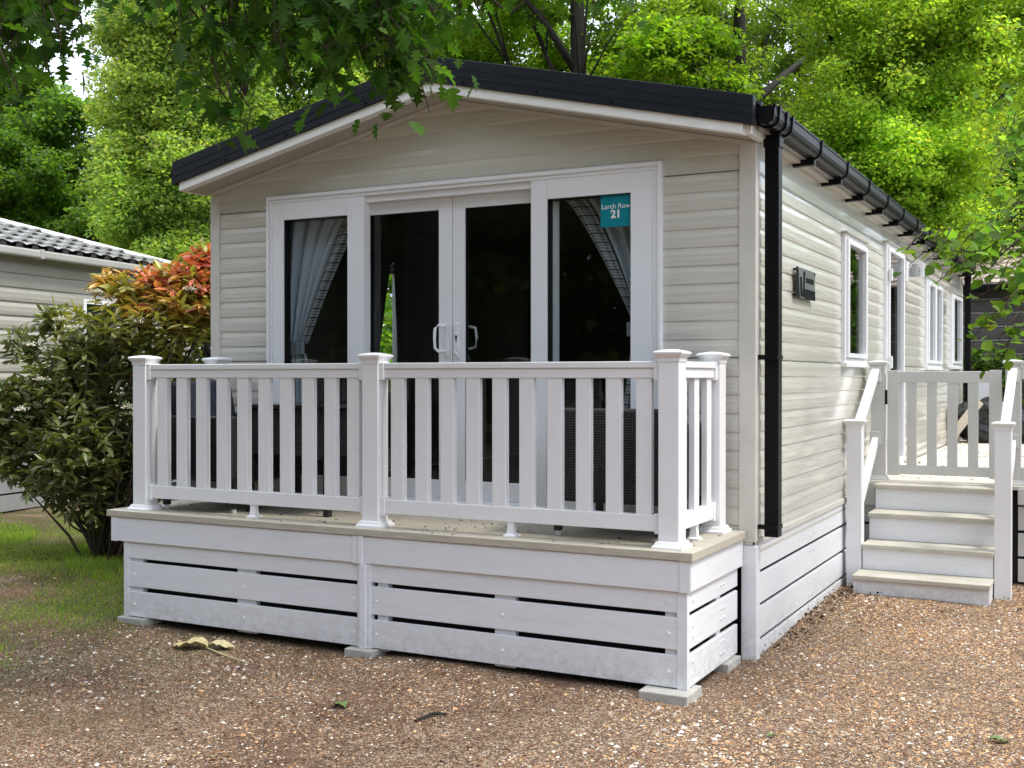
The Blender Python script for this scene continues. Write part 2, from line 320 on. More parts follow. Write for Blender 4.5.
# ------------------------------------------------------------------ siding walls
PROF = [(0, .0035), (.035, .0065), (.07, .0085), (.30, .0095), (.66, .0085), (.80, .0058), (.90, .0038), (1.0, .0030)]
def siding(mb, ax, plane, out, a0, a1, z0, z1, holes=(), pitch=.1, prof=PROF, joints=(), top=None, depth=1.0):
    """ax: wall runs along x (0) or y (1); plane coordinate; out = +1/-1 direction of the face; holes (a,b,z,z)"""
    zs = [];
    k = math.floor(z0 / pitch)
    while k * pitch < z1:
        for ph, o in prof: zs.append((k * pitch + ph * pitch + (1e-5 if ph == 0 else 0), o * depth))
        k += 1
    def off(z):
        for (za, oa), (zb, ob) in zip(zs, zs[1:]):
            if za <= z <= zb: return oa + (ob - oa) * (z - za) / max(zb - za, 1e-9)
        return zs[-1][1]
    cuts = sorted(set([round(z, 5) for z, _ in zs if z0 < z < z1] + [z0, z1] + [h for q in holes for h in q[2:] if z0 < h < z1] + [j + d for j in joints for d in (0, .006) if z0 < j < z1]))
    for za, zb in zip(cuts, cuts[1:]):
        zm = (za + zb) / 2
        oa, ob = off(za + 1e-6), off(zb - 1e-6)
        if any(j <= zm <= j + .006 for j in joints): oa = ob = -.006
        iv = [(a0, a1)]
        for (ha, hb, hz0, hz1) in holes:
            if hz0 < zm < hz1:
                niv = []
                for p, q in iv:
                    if hb <= p or ha >= q: niv.append((p, q)); continue
                    if ha > p: niv.append((p, ha))
                    if hb < q: niv.append((hb, q))
                iv = niv
        for p, q in iv:
            if top:
                la, lb = top(za), top(zb)
                pa, qa = max(p, la[0]), min(q, la[1]); pb, qb = max(p, lb[0]), min(q, lb[1])
                if qa <= pa: continue
                if qb < pb: pb = qb = (pb + qb) / 2
            else: pa = pb = p; qa = qb = q
            def P(a, z, o):
                return (a, plane + out * o, z) if ax == 0 else (plane + out * o, a, z)
            mb.quad(P(pa, za, oa), P(qa, za, oa), P(qb, zb, ob), P(pb, zb, ob))
            # step face to next strip
        # underside lips
    # lips between strips with different offsets
    for (za, oa), (zb, ob) in zip(zs, zs[1:]):
        if zb - za < 2e-5 and z0 < za < z1:
            iv = [(a0, a1)]
            for (ha, hb, hz0, hz1) in holes:
                if hz0 < za < hz1:
                    niv = []
                    for p, q in iv:
                        if hb <= p or ha >= q: niv.append((p, q)); continue
                        if ha > p: niv.append((p, ha))
                        if hb < q: niv.append((hb, q))
                    iv = niv
            for p, q in iv:
                if top: l_ = top(za); p, q = max(p, l_[0]), min(q, l_[1])
                if q <= p: continue
                def P(a, z, o): return (a, plane + out * o, z) if ax == 0 else (plane + out * o, a, z)
                mb.quad(P(p, za, oa), P(q, za, oa), P(q, zb, ob), P(p, zb, ob))

W = 3.75; L = 9.55; ZE = 2.74; ZP = 3.17; ZB = .55
car = thing('static_caravan', (-W / 2, 0, 0), 'cream static caravan with black roof trim and glazed sliding doors above the front deck', 'holiday caravan')
# front wall
PX = -1.86
def gable(z):
    t = max(0, min(1, (z - ZE) / (ZP - ZE))); return (-W + (PX + W) * t, PX * t)
FR = (-3.262, -.506, .70, 2.685)     # glazed opening
mb = MB(); siding(mb, 0, 0, -1, -W, 0, ZB, 2.615, [FR], joints=(1.6, 2.6))
siding(mb, 0, 0, -1, -W, 0, 2.616, ZP, [FR], pitch=.1, depth=.75, top=gable)
mb.build('front_wall', M['siding'], car)
# side walls with openings (y0,y1,z0,z1)
WIN = [(2.20, 2.99, 1.60, 2.51), (6.25, 7.38, 1.60, 2.51), (8.32, 9.30, 1.62, 2.50)]
DOOR = (3.88, 4.76, .72, 2.62)
mb = MB(); siding(mb, 1, 0, 1, 0, L, ZB, 2.59, WIN + [DOOR], joints=(1.59,))
mb.build('side_wall', M['siding'], car)
mb = MB(); siding(mb, 1, 0, 1, 0, L, 2.596, ZE + .03, [DOOR], pitch=.1, depth=.4); mb.build('side_wall_top', M['siding'], car)
LW = [(1.55, 2.35, 1.35, 2.45), (5.0, 6.0, 1.5, 2.45)]
mb = MB(); siding(mb, 1, -W, -1, 0, L, ZB, ZE, LW); mb.build('side_wall', M['siding'], car)
mb = MB(); siding(mb, 0, L, 1, -W, 0, ZB, 2.6, []); siding(mb, 0, L, 1, -W, 0, 2.601, ZP, pitch=.13, top=gable); mb.build('back_wall', M['siding'], car)
# inner lining
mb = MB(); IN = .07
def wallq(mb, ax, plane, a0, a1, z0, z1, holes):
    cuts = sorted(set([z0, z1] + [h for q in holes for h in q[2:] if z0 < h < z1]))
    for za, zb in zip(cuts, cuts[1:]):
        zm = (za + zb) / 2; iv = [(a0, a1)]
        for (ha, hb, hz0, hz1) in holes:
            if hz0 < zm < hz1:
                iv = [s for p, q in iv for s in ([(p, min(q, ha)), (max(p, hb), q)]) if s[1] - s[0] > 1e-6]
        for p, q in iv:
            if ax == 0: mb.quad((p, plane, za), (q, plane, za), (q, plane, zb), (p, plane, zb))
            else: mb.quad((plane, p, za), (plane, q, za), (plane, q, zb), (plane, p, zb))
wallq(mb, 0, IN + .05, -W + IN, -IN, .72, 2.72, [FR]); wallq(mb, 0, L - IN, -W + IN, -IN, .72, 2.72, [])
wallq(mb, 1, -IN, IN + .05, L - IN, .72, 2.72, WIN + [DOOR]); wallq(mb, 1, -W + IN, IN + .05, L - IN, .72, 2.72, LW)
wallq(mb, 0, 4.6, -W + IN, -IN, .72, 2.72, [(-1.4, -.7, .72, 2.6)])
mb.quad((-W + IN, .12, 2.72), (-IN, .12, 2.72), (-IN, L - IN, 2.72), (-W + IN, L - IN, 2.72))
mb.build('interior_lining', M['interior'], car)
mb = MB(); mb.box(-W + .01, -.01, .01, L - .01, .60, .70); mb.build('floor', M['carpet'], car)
# corner trims
for i, (x0, x1, y0, y1) in enumerate([(-.075, .018, -.018, .055), (-W - .018, -W + .06, -.018, .055), (-.06, .018, L - .05, L + .018), (-W - .018, -W + .06, L - .05, L + .018)]):
    mb = MB()
    if i == 0: mb.box(x0, x1, y0, 0, .62, 2.745); mb.box(0, x1, 0, y1, .62, 2.745)
    elif i == 1: mb.box(x0, x1, y0, 0, .62, 2.73); mb.box(x0, -W, 0, y1, .62, 2.73)
    else: mb.box(x0, x1, y0, y1, .62, 2.73)
    mb.build('corner_trim', M['trim'], car, bevel=.004)
# bottom edge strips
MB().box(0, .022, .06, L, .605, .640).build('base_trim', M['trim'], car, bevel=.003)
# ---------------- roof
OH = .28; EX = .075; EL = -W - .11; ZR = 2.93; ZRP = 3.378
rs = MB()
def rz(x, base=ZR): return base + (ZRP - ZR) * ((x - EL) / (PX - EL) if x < PX else (EX - x) / (EX - PX))
n_ = 40
for (xa, xb) in ((EL + .01, PX), (PX, EX - .01)):
    for j in range(n_):
        ya = -OH + .03 + (L + OH + .2) * j / n_; yb = ya + (L + OH + .2) / n_
        rs.quad((xa, ya, rz(xa) - .02), (xb, ya, rz(xb) - .02), (xb, yb - .01, rz(xb) - .02), (xa, yb - .01, rz(xa) - .02))
        rs.box(xa, xb, yb - .02, yb - .0, 0, 0) if False else None
MB_r = MB()
for (xa, xb) in ((EL + .01, PX), (PX, EX - .01)):
    MB_r.quad((xa, -OH + .03, rz(xa) - .02), (xb, -OH + .03, rz(xb) - .02), (xb, L + .25, rz(xb) - .02), (xa, L + .25, rz(xa) - .02))
    MB_r.quad((xa, -OH + .03, rz(xa) - .06), (xb, -OH + .03, rz(xb) - .06), (xb, L + .25, rz(xb) - .06), (xa, L + .25, rz(xa) - .06))
    k = -OH + .2
    while k < L + .2:
        MB_r.beam((xa, k, rz(xa) - .012), (xb, k, rz(xb) - .012), .04, .03); k += .3
MB_r.build('roof', M['roof'], car)
# black verge flashing: profiled strip following the slope; bands in depth
def verge(name, bands, mat, y0=-OH):
    """bands: list of (drop_top, drop_bottom, y_front offset)"""
    mb = MB()
    for (xa, xb) in ((EL, PX), (PX, EX)):
        for (d0, d1, yo) in bands:
            n = len(mb.v); yf = y0 - yo; yb = y0 + .05
            if xa == EL: xs = [(xa + .0, xb), ]
            za, zb = rz(xa), rz(xb)
            P = [(xa, yf, za - d1), (xb, yf, zb - d1), (xb, yf, zb - d0), (xa, yf, za - d0), (xa, yb, za - d1), (xb, yb, zb - d1), (xb, yb, zb - d0), (xa, yb, za - d0)]
            mb.v += P
            mb.f += [tuple(n + i for i in q) for q in ((0, 1, 2, 3), (7, 6, 5, 4), (0, 4, 5, 1), (2, 6, 7, 3), (0, 3, 7, 4), (1, 5, 6, 2))]
    return mb.build(name, mat, car, bevel=.003)
vt = verge('verge_flashing', [(.0, .050, .003), (.0502, .058, .0055), (.0582, .098, .003), (.0982, .105, .006), (.1052, .152, .003)], M['roofblack'])
for x in (-.22, -.7, -1.15, -1.62, -2.3, -2.9, -3.4):
    MB().tube([(x, -OH - .003, rz(x) - .128), (x, -OH - .010, rz(x) - .128)], .008, 6).build('fixing_screw', M['black'], vt)
# white verge board + soffit
mb = MB()
X0, X1 = -W - .06, .018
def zb_(x, d): return rz(x) - d
for (xa, xb) in ((X0, PX), (PX, X1)):
    n = len(mb.v); yf, yb = -OH + .012, -OH + .075
    P = [(xa, yf, zb_(xa, .205)), (xb, yf, zb_(xb, .205)), (xb, yf, zb_(xb, .14)), (xa, yf, zb_(xa, .14))]
    P += [(x, yb, z) for x, _, z in P]; mb.v += P
    mb.f += [tuple(n + i for i in q) for q in ((0, 1, 2, 3), (7, 6, 5, 4), (0, 4, 5, 1), (2, 6, 7, 3), (0, 3, 7, 4), (1, 5, 6, 2))]
mb.build('verge_board', M['verge'], car, bevel=.002)
mb = MB()
for (xa, xb) in ((X0, PX), (PX, X1)):
    n = len(mb.v); za, zb = zb_(xa, .198), zb_(xb, .198)
    P = [(xa, -OH + .077, za), (xb, -OH + .077, zb), (xb, .02, zb), (xa, .02, za)]; P += [(x, y, z + .012) for x, y, z in P]; mb.v += P
    mb.f += [tuple(n + i for i in q) for q in ((0, 1, 2, 3), (7, 6, 5, 4), (0, 4, 5, 1), (2, 6, 7, 3), (0, 3, 7, 4), (1, 5, 6, 2))]
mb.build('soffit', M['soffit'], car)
mb = MB()   # scotia where soffit meets wall
for (xa, xb) in ((-W, PX), (PX, 0)):
    mb.beam((xa, -.022, zb_(xa, .212)), (xb, -.022, zb_(xb, .212)), .016, .022)
mb.build('scotia_trim', M['trim'], car)
# small end boxes at the eaves
for xa, xb in ((.019, .05), (-W - .10, -W - .061)):
    MB().box(xa, xb, -OH + .056, 0, rz(X1) - .20, rz(X1) - .1).build('eaves_box', M['verge'], car, bevel=.002)
# side soffit/fascia under gutter
M['greyplast'] = pmat('grey_underside', (.30, .30, .29), .35, var=.1)
MB().box(.001, .052, .0, L, 2.765, 2.86).build('fascia_board', M['trim'], car, bevel=.002)
MB().box(.053, .085, -.14, L, 2.785, 2.80).build('fascia_board', M['greyplast'], car)
# ---------------- gutter
def gutter(x_in, x_out, sgn, name='gutter'):
    y0, y1 = -OH + .06, L + .06; k = 9; mb = MB(); c = (x_in + x_out) / 2; r = abs(x_out - x_in) / 2
    pr = [(x_in, 2.885)] + [(c - sgn * r * math.cos(t) * 1.0, 2.83 - r * .85 * math.sin(t)) for t in np.linspace(0, math.pi, k)] + [(x_out, 2.885), (x_out + sgn * .008, 2.885), (x_out + sgn * .008, 2.878)]
    for (a, b), (c_, d) in zip(pr, pr[1:]): mb.quad((a, y0, b), (c_, y0, d), (c_, y1, d), (a, y1, b))
    for y in (y0, y1): mb.f.append(tuple(range(len(mb.v), len(mb.v) + len(pr)))); mb.v += [(a, y, b) for a, b in pr]
    g = mb.build(name, M['black'], car)
    sm = g.modifiers.new('solid', 'SOLIDIFY'); sm.thickness = .003
    ys = [-.13, .02, .14] + [.84 + i * .76 for i in range(12)]
    for y in ys:
        m2 = MB(); wd = .012 if y > .2 else .016
        pr2 = [(c - sgn * (r + .007) * math.cos(t), 2.83 - (r * .85 + .007) * math.sin(t)) for t in np.linspace(0, math.pi, k)]
        pts = [(x_in - sgn * .006, y, 2.885)] + [(a, y, b) for a, b in pr2] + [(x_out + sgn * .012, y, 2.892)]
        for a, b in zip(pts, pts[1:]): m2.beam(a, b, wd * 2 if y < .2 else .024, .008, up=(0, 0, 1) if abs(Vector(b)[0] - Vector(a)[0]) > 1e-4 else (1, 0, 0))
        if y > .2: m2.beam((0, y, 2.765), (x_in + sgn * .06, y, 2.768), .045, .034)
        m2.build('gutter_bracket', M['black'], g)
    return g
gutter(.072, .165, 1)
gutter(-W - .09, -W - .175, -1)
# downpipe near corner (square) with outlet, and one at far end
def downpipe(xc, yc, ztop, zbot, s=.035):
    mb = MB(); mb.box(xc - s, xc + s, yc - s, yc + s, zbot, ztop); d = mb.build('downpipe', M['black'], car, bevel=.004)
    MB().box(xc - s - .006, xc + s + .006, yc - s - .006, yc + s + .006, ztop - .08, ztop + .02).build('outlet', M['black'], d, bevel=.004)
    for z in (1.605, .70):
        if zbot < z < ztop: MB().box(.0, xc + s + .004, yc - s - .025, yc - s, z - .012, z + .012).box(xc - s - .004, xc + s + .004, yc - s - .004, yc + s + .004, z - .01, z + .01).build('pipe_clip', M['black'], d)
downpipe(.085, .08, 2.80, .645, .038); downpipe(.07, L + .07, 2.79, .2)

# ---------------- glazed front: fixed panels either side, two sliding doors between
gd = MB()
def ring(mb, x0, x1, z0, z1, y0, y1, l, r, t, b_):
    if l: mb.box(x0, x0 + l, y0, y1, z0, z1)
    if r: mb.box(x1 - r, x1, y0, y1, z0, z1)
    if t: mb.box(x0 + l, x1 - r, y0, y1, z1 - t, z1)
    if b_: mb.box(x0 + l, x1 - r, y0, y1, z0, z0 + b_)
x0, x1, z0, z1 = FR
ring(gd, x0 - .0, x1 + .0, z0, z1, -.035, .05, .04, .05, .045, .05)      # outer trim
fr = gd.build('patio_frame', M['frame'], car, bevel=.004)
mb = MB(); ring(mb, x0 + .0, x1 - .0, z0 + .02, z1, -.046, -.036, .02, .022, .022, 0); mb.build('frame_bead', M['frame'], fr, bevel=.003)
# top step: frame head behind (dark shadow line)
MB().box(-2.49, -1.312, -.012, .05, 2.60, 2.64).build('door_head', M['frame'], fr, bevel=.003)
def sash(x0, x1, y0, y1, gx0, gx1, z0=.75, z1=2.642, gz0=.865, gz1=2.527, name='fixed_panel'):
    mb = MB(); mb.box(x0, gx0, y0, y1, z0, z1); mb.box(gx1, x1, y0, y1, z0, z1); mb.box(gx0, gx1, y0, y1, gz1, z1); mb.box(gx0, gx1, y0, y1, z0, gz0)
    s = mb.build(name, M['frame'], car, bevel=.004)
    g = MB(); g.box(gx0 + .012, gx1 - .012, y0 + .02, y0 + .022, gz0 + .012, gz1 - .012)  # replaced by single sheet below
    g = MB(); yy = (y0 + y1) / 2; g.quad((gx0 - .01, yy, gz0 - .01), (gx1 + .01, yy, gz0 - .01), (gx1 + .01, yy, gz1 + .01), (gx0 - .01, yy, gz1 + .01)); g.build('pane', M['glass'], s)
    # dark gasket
    k = MB(); gw = .004; yk = y0 + .012
    ring(k, gx0, gx1, gz0, gz1, yk, y1 - .002, gw, gw, gw, gw); k.build('gasket', M['black'], s)
    return s
sash(-3.222, -2.49, -.030, .045, -3.131, -2.618)
sash(-1.312, -.556, -.030, .045, -1.208, -.690)
# recessed sliding leaves
dl = sash(-2.60, -1.889, .046, .086, -2.52, -1.985, z1=2.60, gz1=2.527, name='sliding_door')
dr = sash(-1.885, -1.18, .046, .086, -1.800, -1.25, z1=2.60, gz1=2.527, name='sliding_door')
MB().box(-2.49, -1.312, -.04, .05, .70, .745).build('door_sill', M['frame'], car, bevel=.004)
def handle(x, sgn, parent, y=.046, zc=1.735):
    """D-shaped pull handle: sgn -1 the grip bows to the left"""
    mb = MB(); mb.box(x - .014, x + .014, y - .010, y, zc - .115, zc + .095)
    s = mb.build('handle', M['frame'], parent, bevel=.004)
    g = MB(); q = [(x, y - .012, zc + .075), (x + sgn * .035, y - .045, zc + .08), (x + sgn * .055, y - .052, zc + .06), (x + sgn * .058, y - .052, zc), (x + sgn * .055, y - .052, zc - .06), (x + sgn * .035, y - .045, zc - .08), (x, y - .012, zc - .075)]
    g.tube(q, .0095, 8); o = g.build('grip', M['frame'], parent, smooth=True); return s
handle(-1.925, -1, dl)
# lock plate with thumb lever on the right leaf
mb = MB(); mb.box(-1.868, -1.834, .030, .046, 1.63, 1.83); lp = mb.build('handle', M['frame'], dr, bevel=.006)
MB().tube([(-1.851, .029, 1.745), (-1.851, .0285, 1.745)], .008, 10).box(-1.855, -1.847, .0285, .030, 1.715, 1.742).build('keyhole', M['black'], dr)
MB().tube([(-1.845, .03, 1.66), (-1.842, .005, 1.655), (-1.815, .0, 1.605)], .008, 8).build('lever', M['frame'], dr, smooth=True)
MB().tube([(-1.815, .12, 1.81), (-1.775, .135, 1.80), (-1.765, .135, 1.74), (-1.775, .135, 1.68), (-1.815, .12, 1.67)], .0095, 8).build('inner_grip', M['frame'], dr, smooth=True)

# ---------------- side windows and door
def side_window(y0, y1, z0, z1, panes=1, name='window', gz0=None, x=0, sgn=1):
    mb = MB(); o = .022
    def bx(mb, ya, yb, za, zb, xa, xb):
        a, b = sorted((x + sgn * xa, x + sgn * xb)); mb.box(a, b, ya, yb, za, zb)
    fw = .032
    bx(mb, y0, y0 + fw, z0, z1, -.04, o + .014); bx(mb, y1 - fw, y1, z0, z1, -.04, o + .014); bx(mb, y0 + fw, y1 - fw, z1 - fw, z1, -.04, o + .014); bx(mb, y0 + fw, y1 - fw, z0, z0 + fw, -.04, o + .014)
    f = mb.build(name, M['frame'], car, bevel=.003)
    w_ = (y1 - y0 - 2 * fw) / panes
    for i in range(panes):
        a = y0 + fw + i * w_ + .004; b = a + w_ - .008; s = .052; mb = MB(); c = z0 + fw + .003; d = z1 - fw - .003; gb = gz0 or c + s - .02
        bx(mb, a, a + s, c, d, .0, o + .030); bx(mb, b - s, b, c, d, .0, o + .030); bx(mb, a + s, b - s, d - s + .015, d, .0, o + .030); bx(mb, a + s, b - s, c, gb, .0, o + .030)
        sash_ = mb.build('sash', M['frame'], f, bevel=.003)
        g = MB(); xx = x + sgn * .022; g.quad((xx, a + s - .01, gb - .01), (xx, b - s + .01, gb - .01), (xx, b - s + .01, d - s + .025), (xx, a + s - .01, d - s + .025)); g.build('pane', M['glass'], f)
    mb = MB(); bx(mb, y0 - .015, y1 + .015, z0 - .03, z0, -.0, .05); mb.build('sill', M['frame'], f, bevel=.003)
    mb = MB(); bx(mb, y0 - .02, y1 + .02, z1, z1 + .012, .0, .055); mb.build('drip_strip', M['soffit'], f, bevel=.002)
    return f
side_window(*WIN[0]); side_window(*WIN[1], panes=2); side_window(*WIN[2], panes=1)
dd = side_window(*DOOR, name='side_door')
mb = MB(); mb.box(.02, .055, DOOR[0] + .10, DOOR[1] - .10, 1.45, 1.52); mb.build('mid_rail', M['frame'], dd, bevel=.003)
for z in (2.35, 1.62, .95):
    MB().box(.05, .075, DOOR[0] + .02, DOOR[0] + .06, z - .05, z + .05).build('hinge', M['frame'], dd, bevel=.003)
for q in LW: side_window(*q, x=-W, sgn=-1)
# exterior light by the door: bracket plate and clear hood
mb = MB(); mb.box(.0, .03, 4.98, 5.10, 2.38, 2.56); el = mb.build('wall_light', M['frame'], car, bevel=.004)
mb = MB(); mb.box(.0, .16, 5.10, 5.12, 2.42, 2.55); mb.build('hood', M['frame'], el, bevel=.002)
mb = MB()
for z in (2.44, 2.47, 2.50): mb.tube([(.04, 5.09, z), (.13, 5.09, z)], .006, 6)
mb.tube([(.085, 5.09, 2.42), (.085, 5.09, 2.54)], .03, 10); mb.build('lamp_cage', M['greyplast'], el)
# vents/sockets on side wall
MB().box(.0, .03, 7.75, 7.83, 2.22, 2.32).build('socket_cover', M['greyplast'], car, bevel=.004)

# ---------------- skirting of the caravan, with corner posts
def skirt(x0, x1, y0, y1, zs, ax, parent, plane):
    pass
for (ya, yb) in ((.062, 1.32), (1.325, 2.55), (2.555, 4.5), (4.505, 7.0), (7.005, L)):
    for (za, zb) in ((.455, .622), (.275, .435), (.09, .255), (-.02, .07)):
        m_ = MB(); m_.box(-.012, .008, ya, yb, za, zb); m_.build('skirting_board', M['pvc_skirt'], car, bevel=.003)
for (za, zb) in ((.455, .622), (.275, .435), (.09, .255), (-.02, .07)):
    MB().box(-W - .008, -W + .012, 0, L, za, zb).build('skirting_board', M['pvc_skirt'], car, bevel=.003)
    MB().box(-W, 0, L - .02, L, za, zb).build('skirting_board', M['pvc_skirt'], car, bevel=.003)
MB().box(-.062, .022, -.014, .060, -.03, .600).build('skirting_post', M['pvc_skirt'], car, bevel=.004)
for y in (1.3225, 2.5525):
    mb = MB()
    for z in (.5, .58, .31, .40, .13, .21):
        for dy in (-.06, .06): MB().tube([(.008, y + dy, z), (.0115, y + dy, z)], .008, 8).build('screw_cap', M['pvc'], car)
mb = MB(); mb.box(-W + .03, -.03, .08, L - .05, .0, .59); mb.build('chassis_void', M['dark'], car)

# ------------------------------------------------------------------ address sign and name plate
def text_mesh(name, body, size, mat, parent, matrix, ext=.0006, bold=0):
    c = bpy.data.curves.new(name, 'FONT'); c.body = body; c.size = size; c.align_x = 'CENTER'; c.align_y = 'CENTER'; c.extrude = ext; c.offset = bold
    t = bpy.data.objects.new(name + '_tmp', c); COL.objects.link(t); dg = bpy.context.evaluated_depsgraph_get(); me = bpy.data.meshes.new_from_object(t.evaluated_get(dg))
    bpy.data.objects.remove(t); me.transform(matrix); return link(name, me, mat, parent)
M['teal'] = pmat('teal_sign', (.0, .21, .27), .4, var=.03)
M['white'] = pmat('white_print', (.8, .8, .8), .5, var=0)
sg = thing('address_sign', (-.787, -.02, 2.44), 'square teal sign with white number 21 on the right glass panel', 'sign')
MB().box(-.880, -.694, -.006, -.002, 2.345, 2.526).build('panel', M['teal'], sg)
RX = Matrix.Rotation(R(90), 4, 'X')
text_mesh('lettering', 'Larch Row', .040, M['white'], sg, Matrix.Translation((-.787, -.0072, 2.460)) @ RX)
text_mesh('number', '21', .062, M['white'], sg, Matrix.Translation((-.787, -.0072, 2.415)) @ RX, bold=.0022)
pl = thing('name_plate', (.02, 1.04, 2.05), 'small smoked plastic name plate with a dark V emblem on the side wall', 'sign')
M['smoke'] = pmat('smoke_acrylic', (.13, .15, .14), .45, var=.05, spec=.1); M['ink'] = pmat('dark_print', (.008, .010, .009), .6, spec=.05)
MB().box(.030, .033, .80, 1.28, 1.975, 2.155).build('panel', M['smoke'], pl, bevel=.001)
mb = MB()
def yz(mb, pts, x0=.0332, x1=.035): 
    mb.prism([(y, z) for y, z in pts], 0, x0, x1)
yz(mb, [(.80, 1.975), (.88, 1.975), (.84, 2.155), (.80, 2.155)])
yz(mb, [(.90, 1.985), (.945, 1.985), (.93, 2.10), (.885, 2.10)]); yz(mb, [(.95, 1.985), (.99, 1.985), (1.02, 2.14), (.975, 2.14)])
yz(mb, [(1.04, 2.075), (1.24, 2.075), (1.24, 2.105), (1.04, 2.105)]); yz(mb, [(1.0, 1.976), (1.279, 1.976), (1.279, 2.035), (1.0, 2.035)])
mb.build('emblem', M['ink'], pl)
mb = MB()
for y, z in ((.815, 2.14), (1.265, 2.14), (.815, 1.99), (1.265, 1.99)): mb.tube([(.012, y, z), (.038, y, z)], .008, 8)
mb.build('fixing', M['black'], pl)

# ------------------------------------------------------------------ front deck
dk = thing('front_deck', (-W / 2, -.45, 0), 'low white boarded deck with a white picket balustrade in front of the glazed doors', 'deck')
XL, XR, YF = -3.806, -.032, -.903; ZD = .680
ys = [YF + .0, -.765, -.627, -.489, -.351, -.213, -.075, -.034]
for a, b in zip(ys, ys[1:]):
    MB().box(XL + .13 * 0, XR, a + .002, b - .002, .640, ZD).build('deck_board', M['deck'], dk, bevel=.004)
MB().box(XR - .07, XR + .001, YF - .001, -.034, .6385, ZD + .0015).build('edge_board', M['deck'], dk, bevel=.004)
def rowbox(name, *a, mat='pvc_skirt', parent=None, bevel=.003): return box(name, *a, M[mat], parent or dk, bevel)
rowbox('fascia_board', -3.769, -1.96, -.890, -.868, .492, .638); rowbox('fascia_board', -1.90, -.054, -.890, -.868, .492, .638)
rowbox('fascia_joint', -1.962, -1.930, -.896, -.867, .487, .640); rowbox('fascia_joint', -1.926, -1.894, -.899, -.867, .487, .640)
rowbox('fascia_board', -.072, -.050, -.866, -.02, .492, .638); rowbox('fascia_board', -3.769, -3.747, -.866, -.02, .492, .638)
rowbox('corner_trim', -.10, -.046, -.8945, -.8905, .490, .639); rowbox('corner_trim', -3.773, -3.72, -.8945, -.8905, .490, .639)
SX0, SX1, SY = -3.684, -.066, -.872
for (za, zb) in ((.390, .495), (.216, .367), (.035, .188)):
    rowbox('skirting_board', SX0 + .03, -1.935, SY, SY + .02, za, zb); rowbox('skirting_board', -1.855, SX1 - .03, SY, SY + .02, za, zb)
    rowbox('skirting_board', SX1 - .022, SX1 - .002, SY + .032, -.06, za, zb); rowbox('skirting_board', SX0 + .002, SX0 + .022, SY + .032, -.06, za, zb)
rowbox('skirting_post', SX0 - .002, SX0 + .036, SY - .004, SY + .03, .03, .495)
rowbox('skirting_post', SX1 - .052, SX1, SY - .004, SY + .03, .03, .495)
rowbox('skirting_post', -1.938, -1.852, SY - .010, SY + .03, .03, .495); rowbox('skirting_post', -1.915, -1.875, SY - .026, SY - .0105, .03, .49)
for x, hw in ((-3.60, .05), (-2.735, .07), (-1.895, .03), (-1.79, .035), (-1.045, .06), (-.14, .045)):
    rowbox('batten', x - hw, x + hw, SY + .021, SY + .06, .02, .60)
for y in (-.82, -.33): rowbox('batten', SX1 - .06, SX1 - .0225, y - .035, y + .035, .02, .60)
mb = MB()
for x in (-3.60, -2.74, -1.965, -1.82, -1.05, -.16):
    for z in (.11, .29): MB().tube([(x, SY, z), (x, SY - .006, z)], [.0095, .007], 10).build('screw_cap', M['frame'], dk)
for y in (-.79, -.35, -.30):
    for z in (.09, .15, .27, .32, .44): MB().tube([(SX1 - .002, y, z), (SX1 + .003, y, z)], .007, 8).build('screw_cap', M['frame'], dk)
MB().tube([(-.16, SY, .44), (-.16, SY - .006, .44)], .0095, 10).build('screw_cap', M['frame'], dk)
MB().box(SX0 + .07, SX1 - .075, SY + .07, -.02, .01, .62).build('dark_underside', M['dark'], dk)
# posts with caps and skirts
def post(parent, xc, yc, z0, z1, mat='pvc', s=.0515, cap=.072, base=True, capz=.040):
    m_ = M[mat]
    p = MB().box(xc - s, xc + s, yc - s, yc + s, z0, z1).build('railing_post', m_, parent, bevel=.003)
    c = MB(); 
    prof = [(s + .003, -.02), (s + .004, -.004), (s + .010, .004), (cap - .004, .014), (cap, .018), (cap, .026), (cap - .012, .032), (.02, capz), (.0, capz + .001)]
    k0 = None
    for r, h in prof:
        c.v += [(xc - r, yc - r, z1 + h), (xc + r, yc - r, z1 + h), (xc + r, yc + r, z1 + h), (xc - r, yc + r, z1 + h)]
    for i in range(len(prof) - 1):
        for j in range(4): a = i * 4 + j; b = i * 4 + (j + 1) % 4; c.f.append((a, b, b + 4, a + 4))
    c.build('post_cap', m_, p)
    if base:
        c = MB(); prof = [(s + .026, 0), (s + .026, .010), (s + .016, .018), (s + .010, .032), (s + .001, .036)]
        for r, h in prof: c.v += [(xc - r, yc - r, z0 + h), (xc + r, yc - r, z0 + h), (xc + r, yc + r, z0 + h), (xc - r, yc + r, z0 + h)]
        for i in range(len(prof) - 1):
            for j in range(4): a = i * 4 + j; b = i * 4 + (j + 1) % 4; c.f.append((a, b, b + 4, a + 4))
        c.build('base_trim', m_, p)
    return p
PXs = [-3.602, -1.890, -.1765]; PY = -.779
for x in PXs: post(dk, x, PY, ZD, 1.592)
post(dk, -.1765, -.135, ZD, 1.592); post(dk, -3.602, -.135, ZD, 1.592)
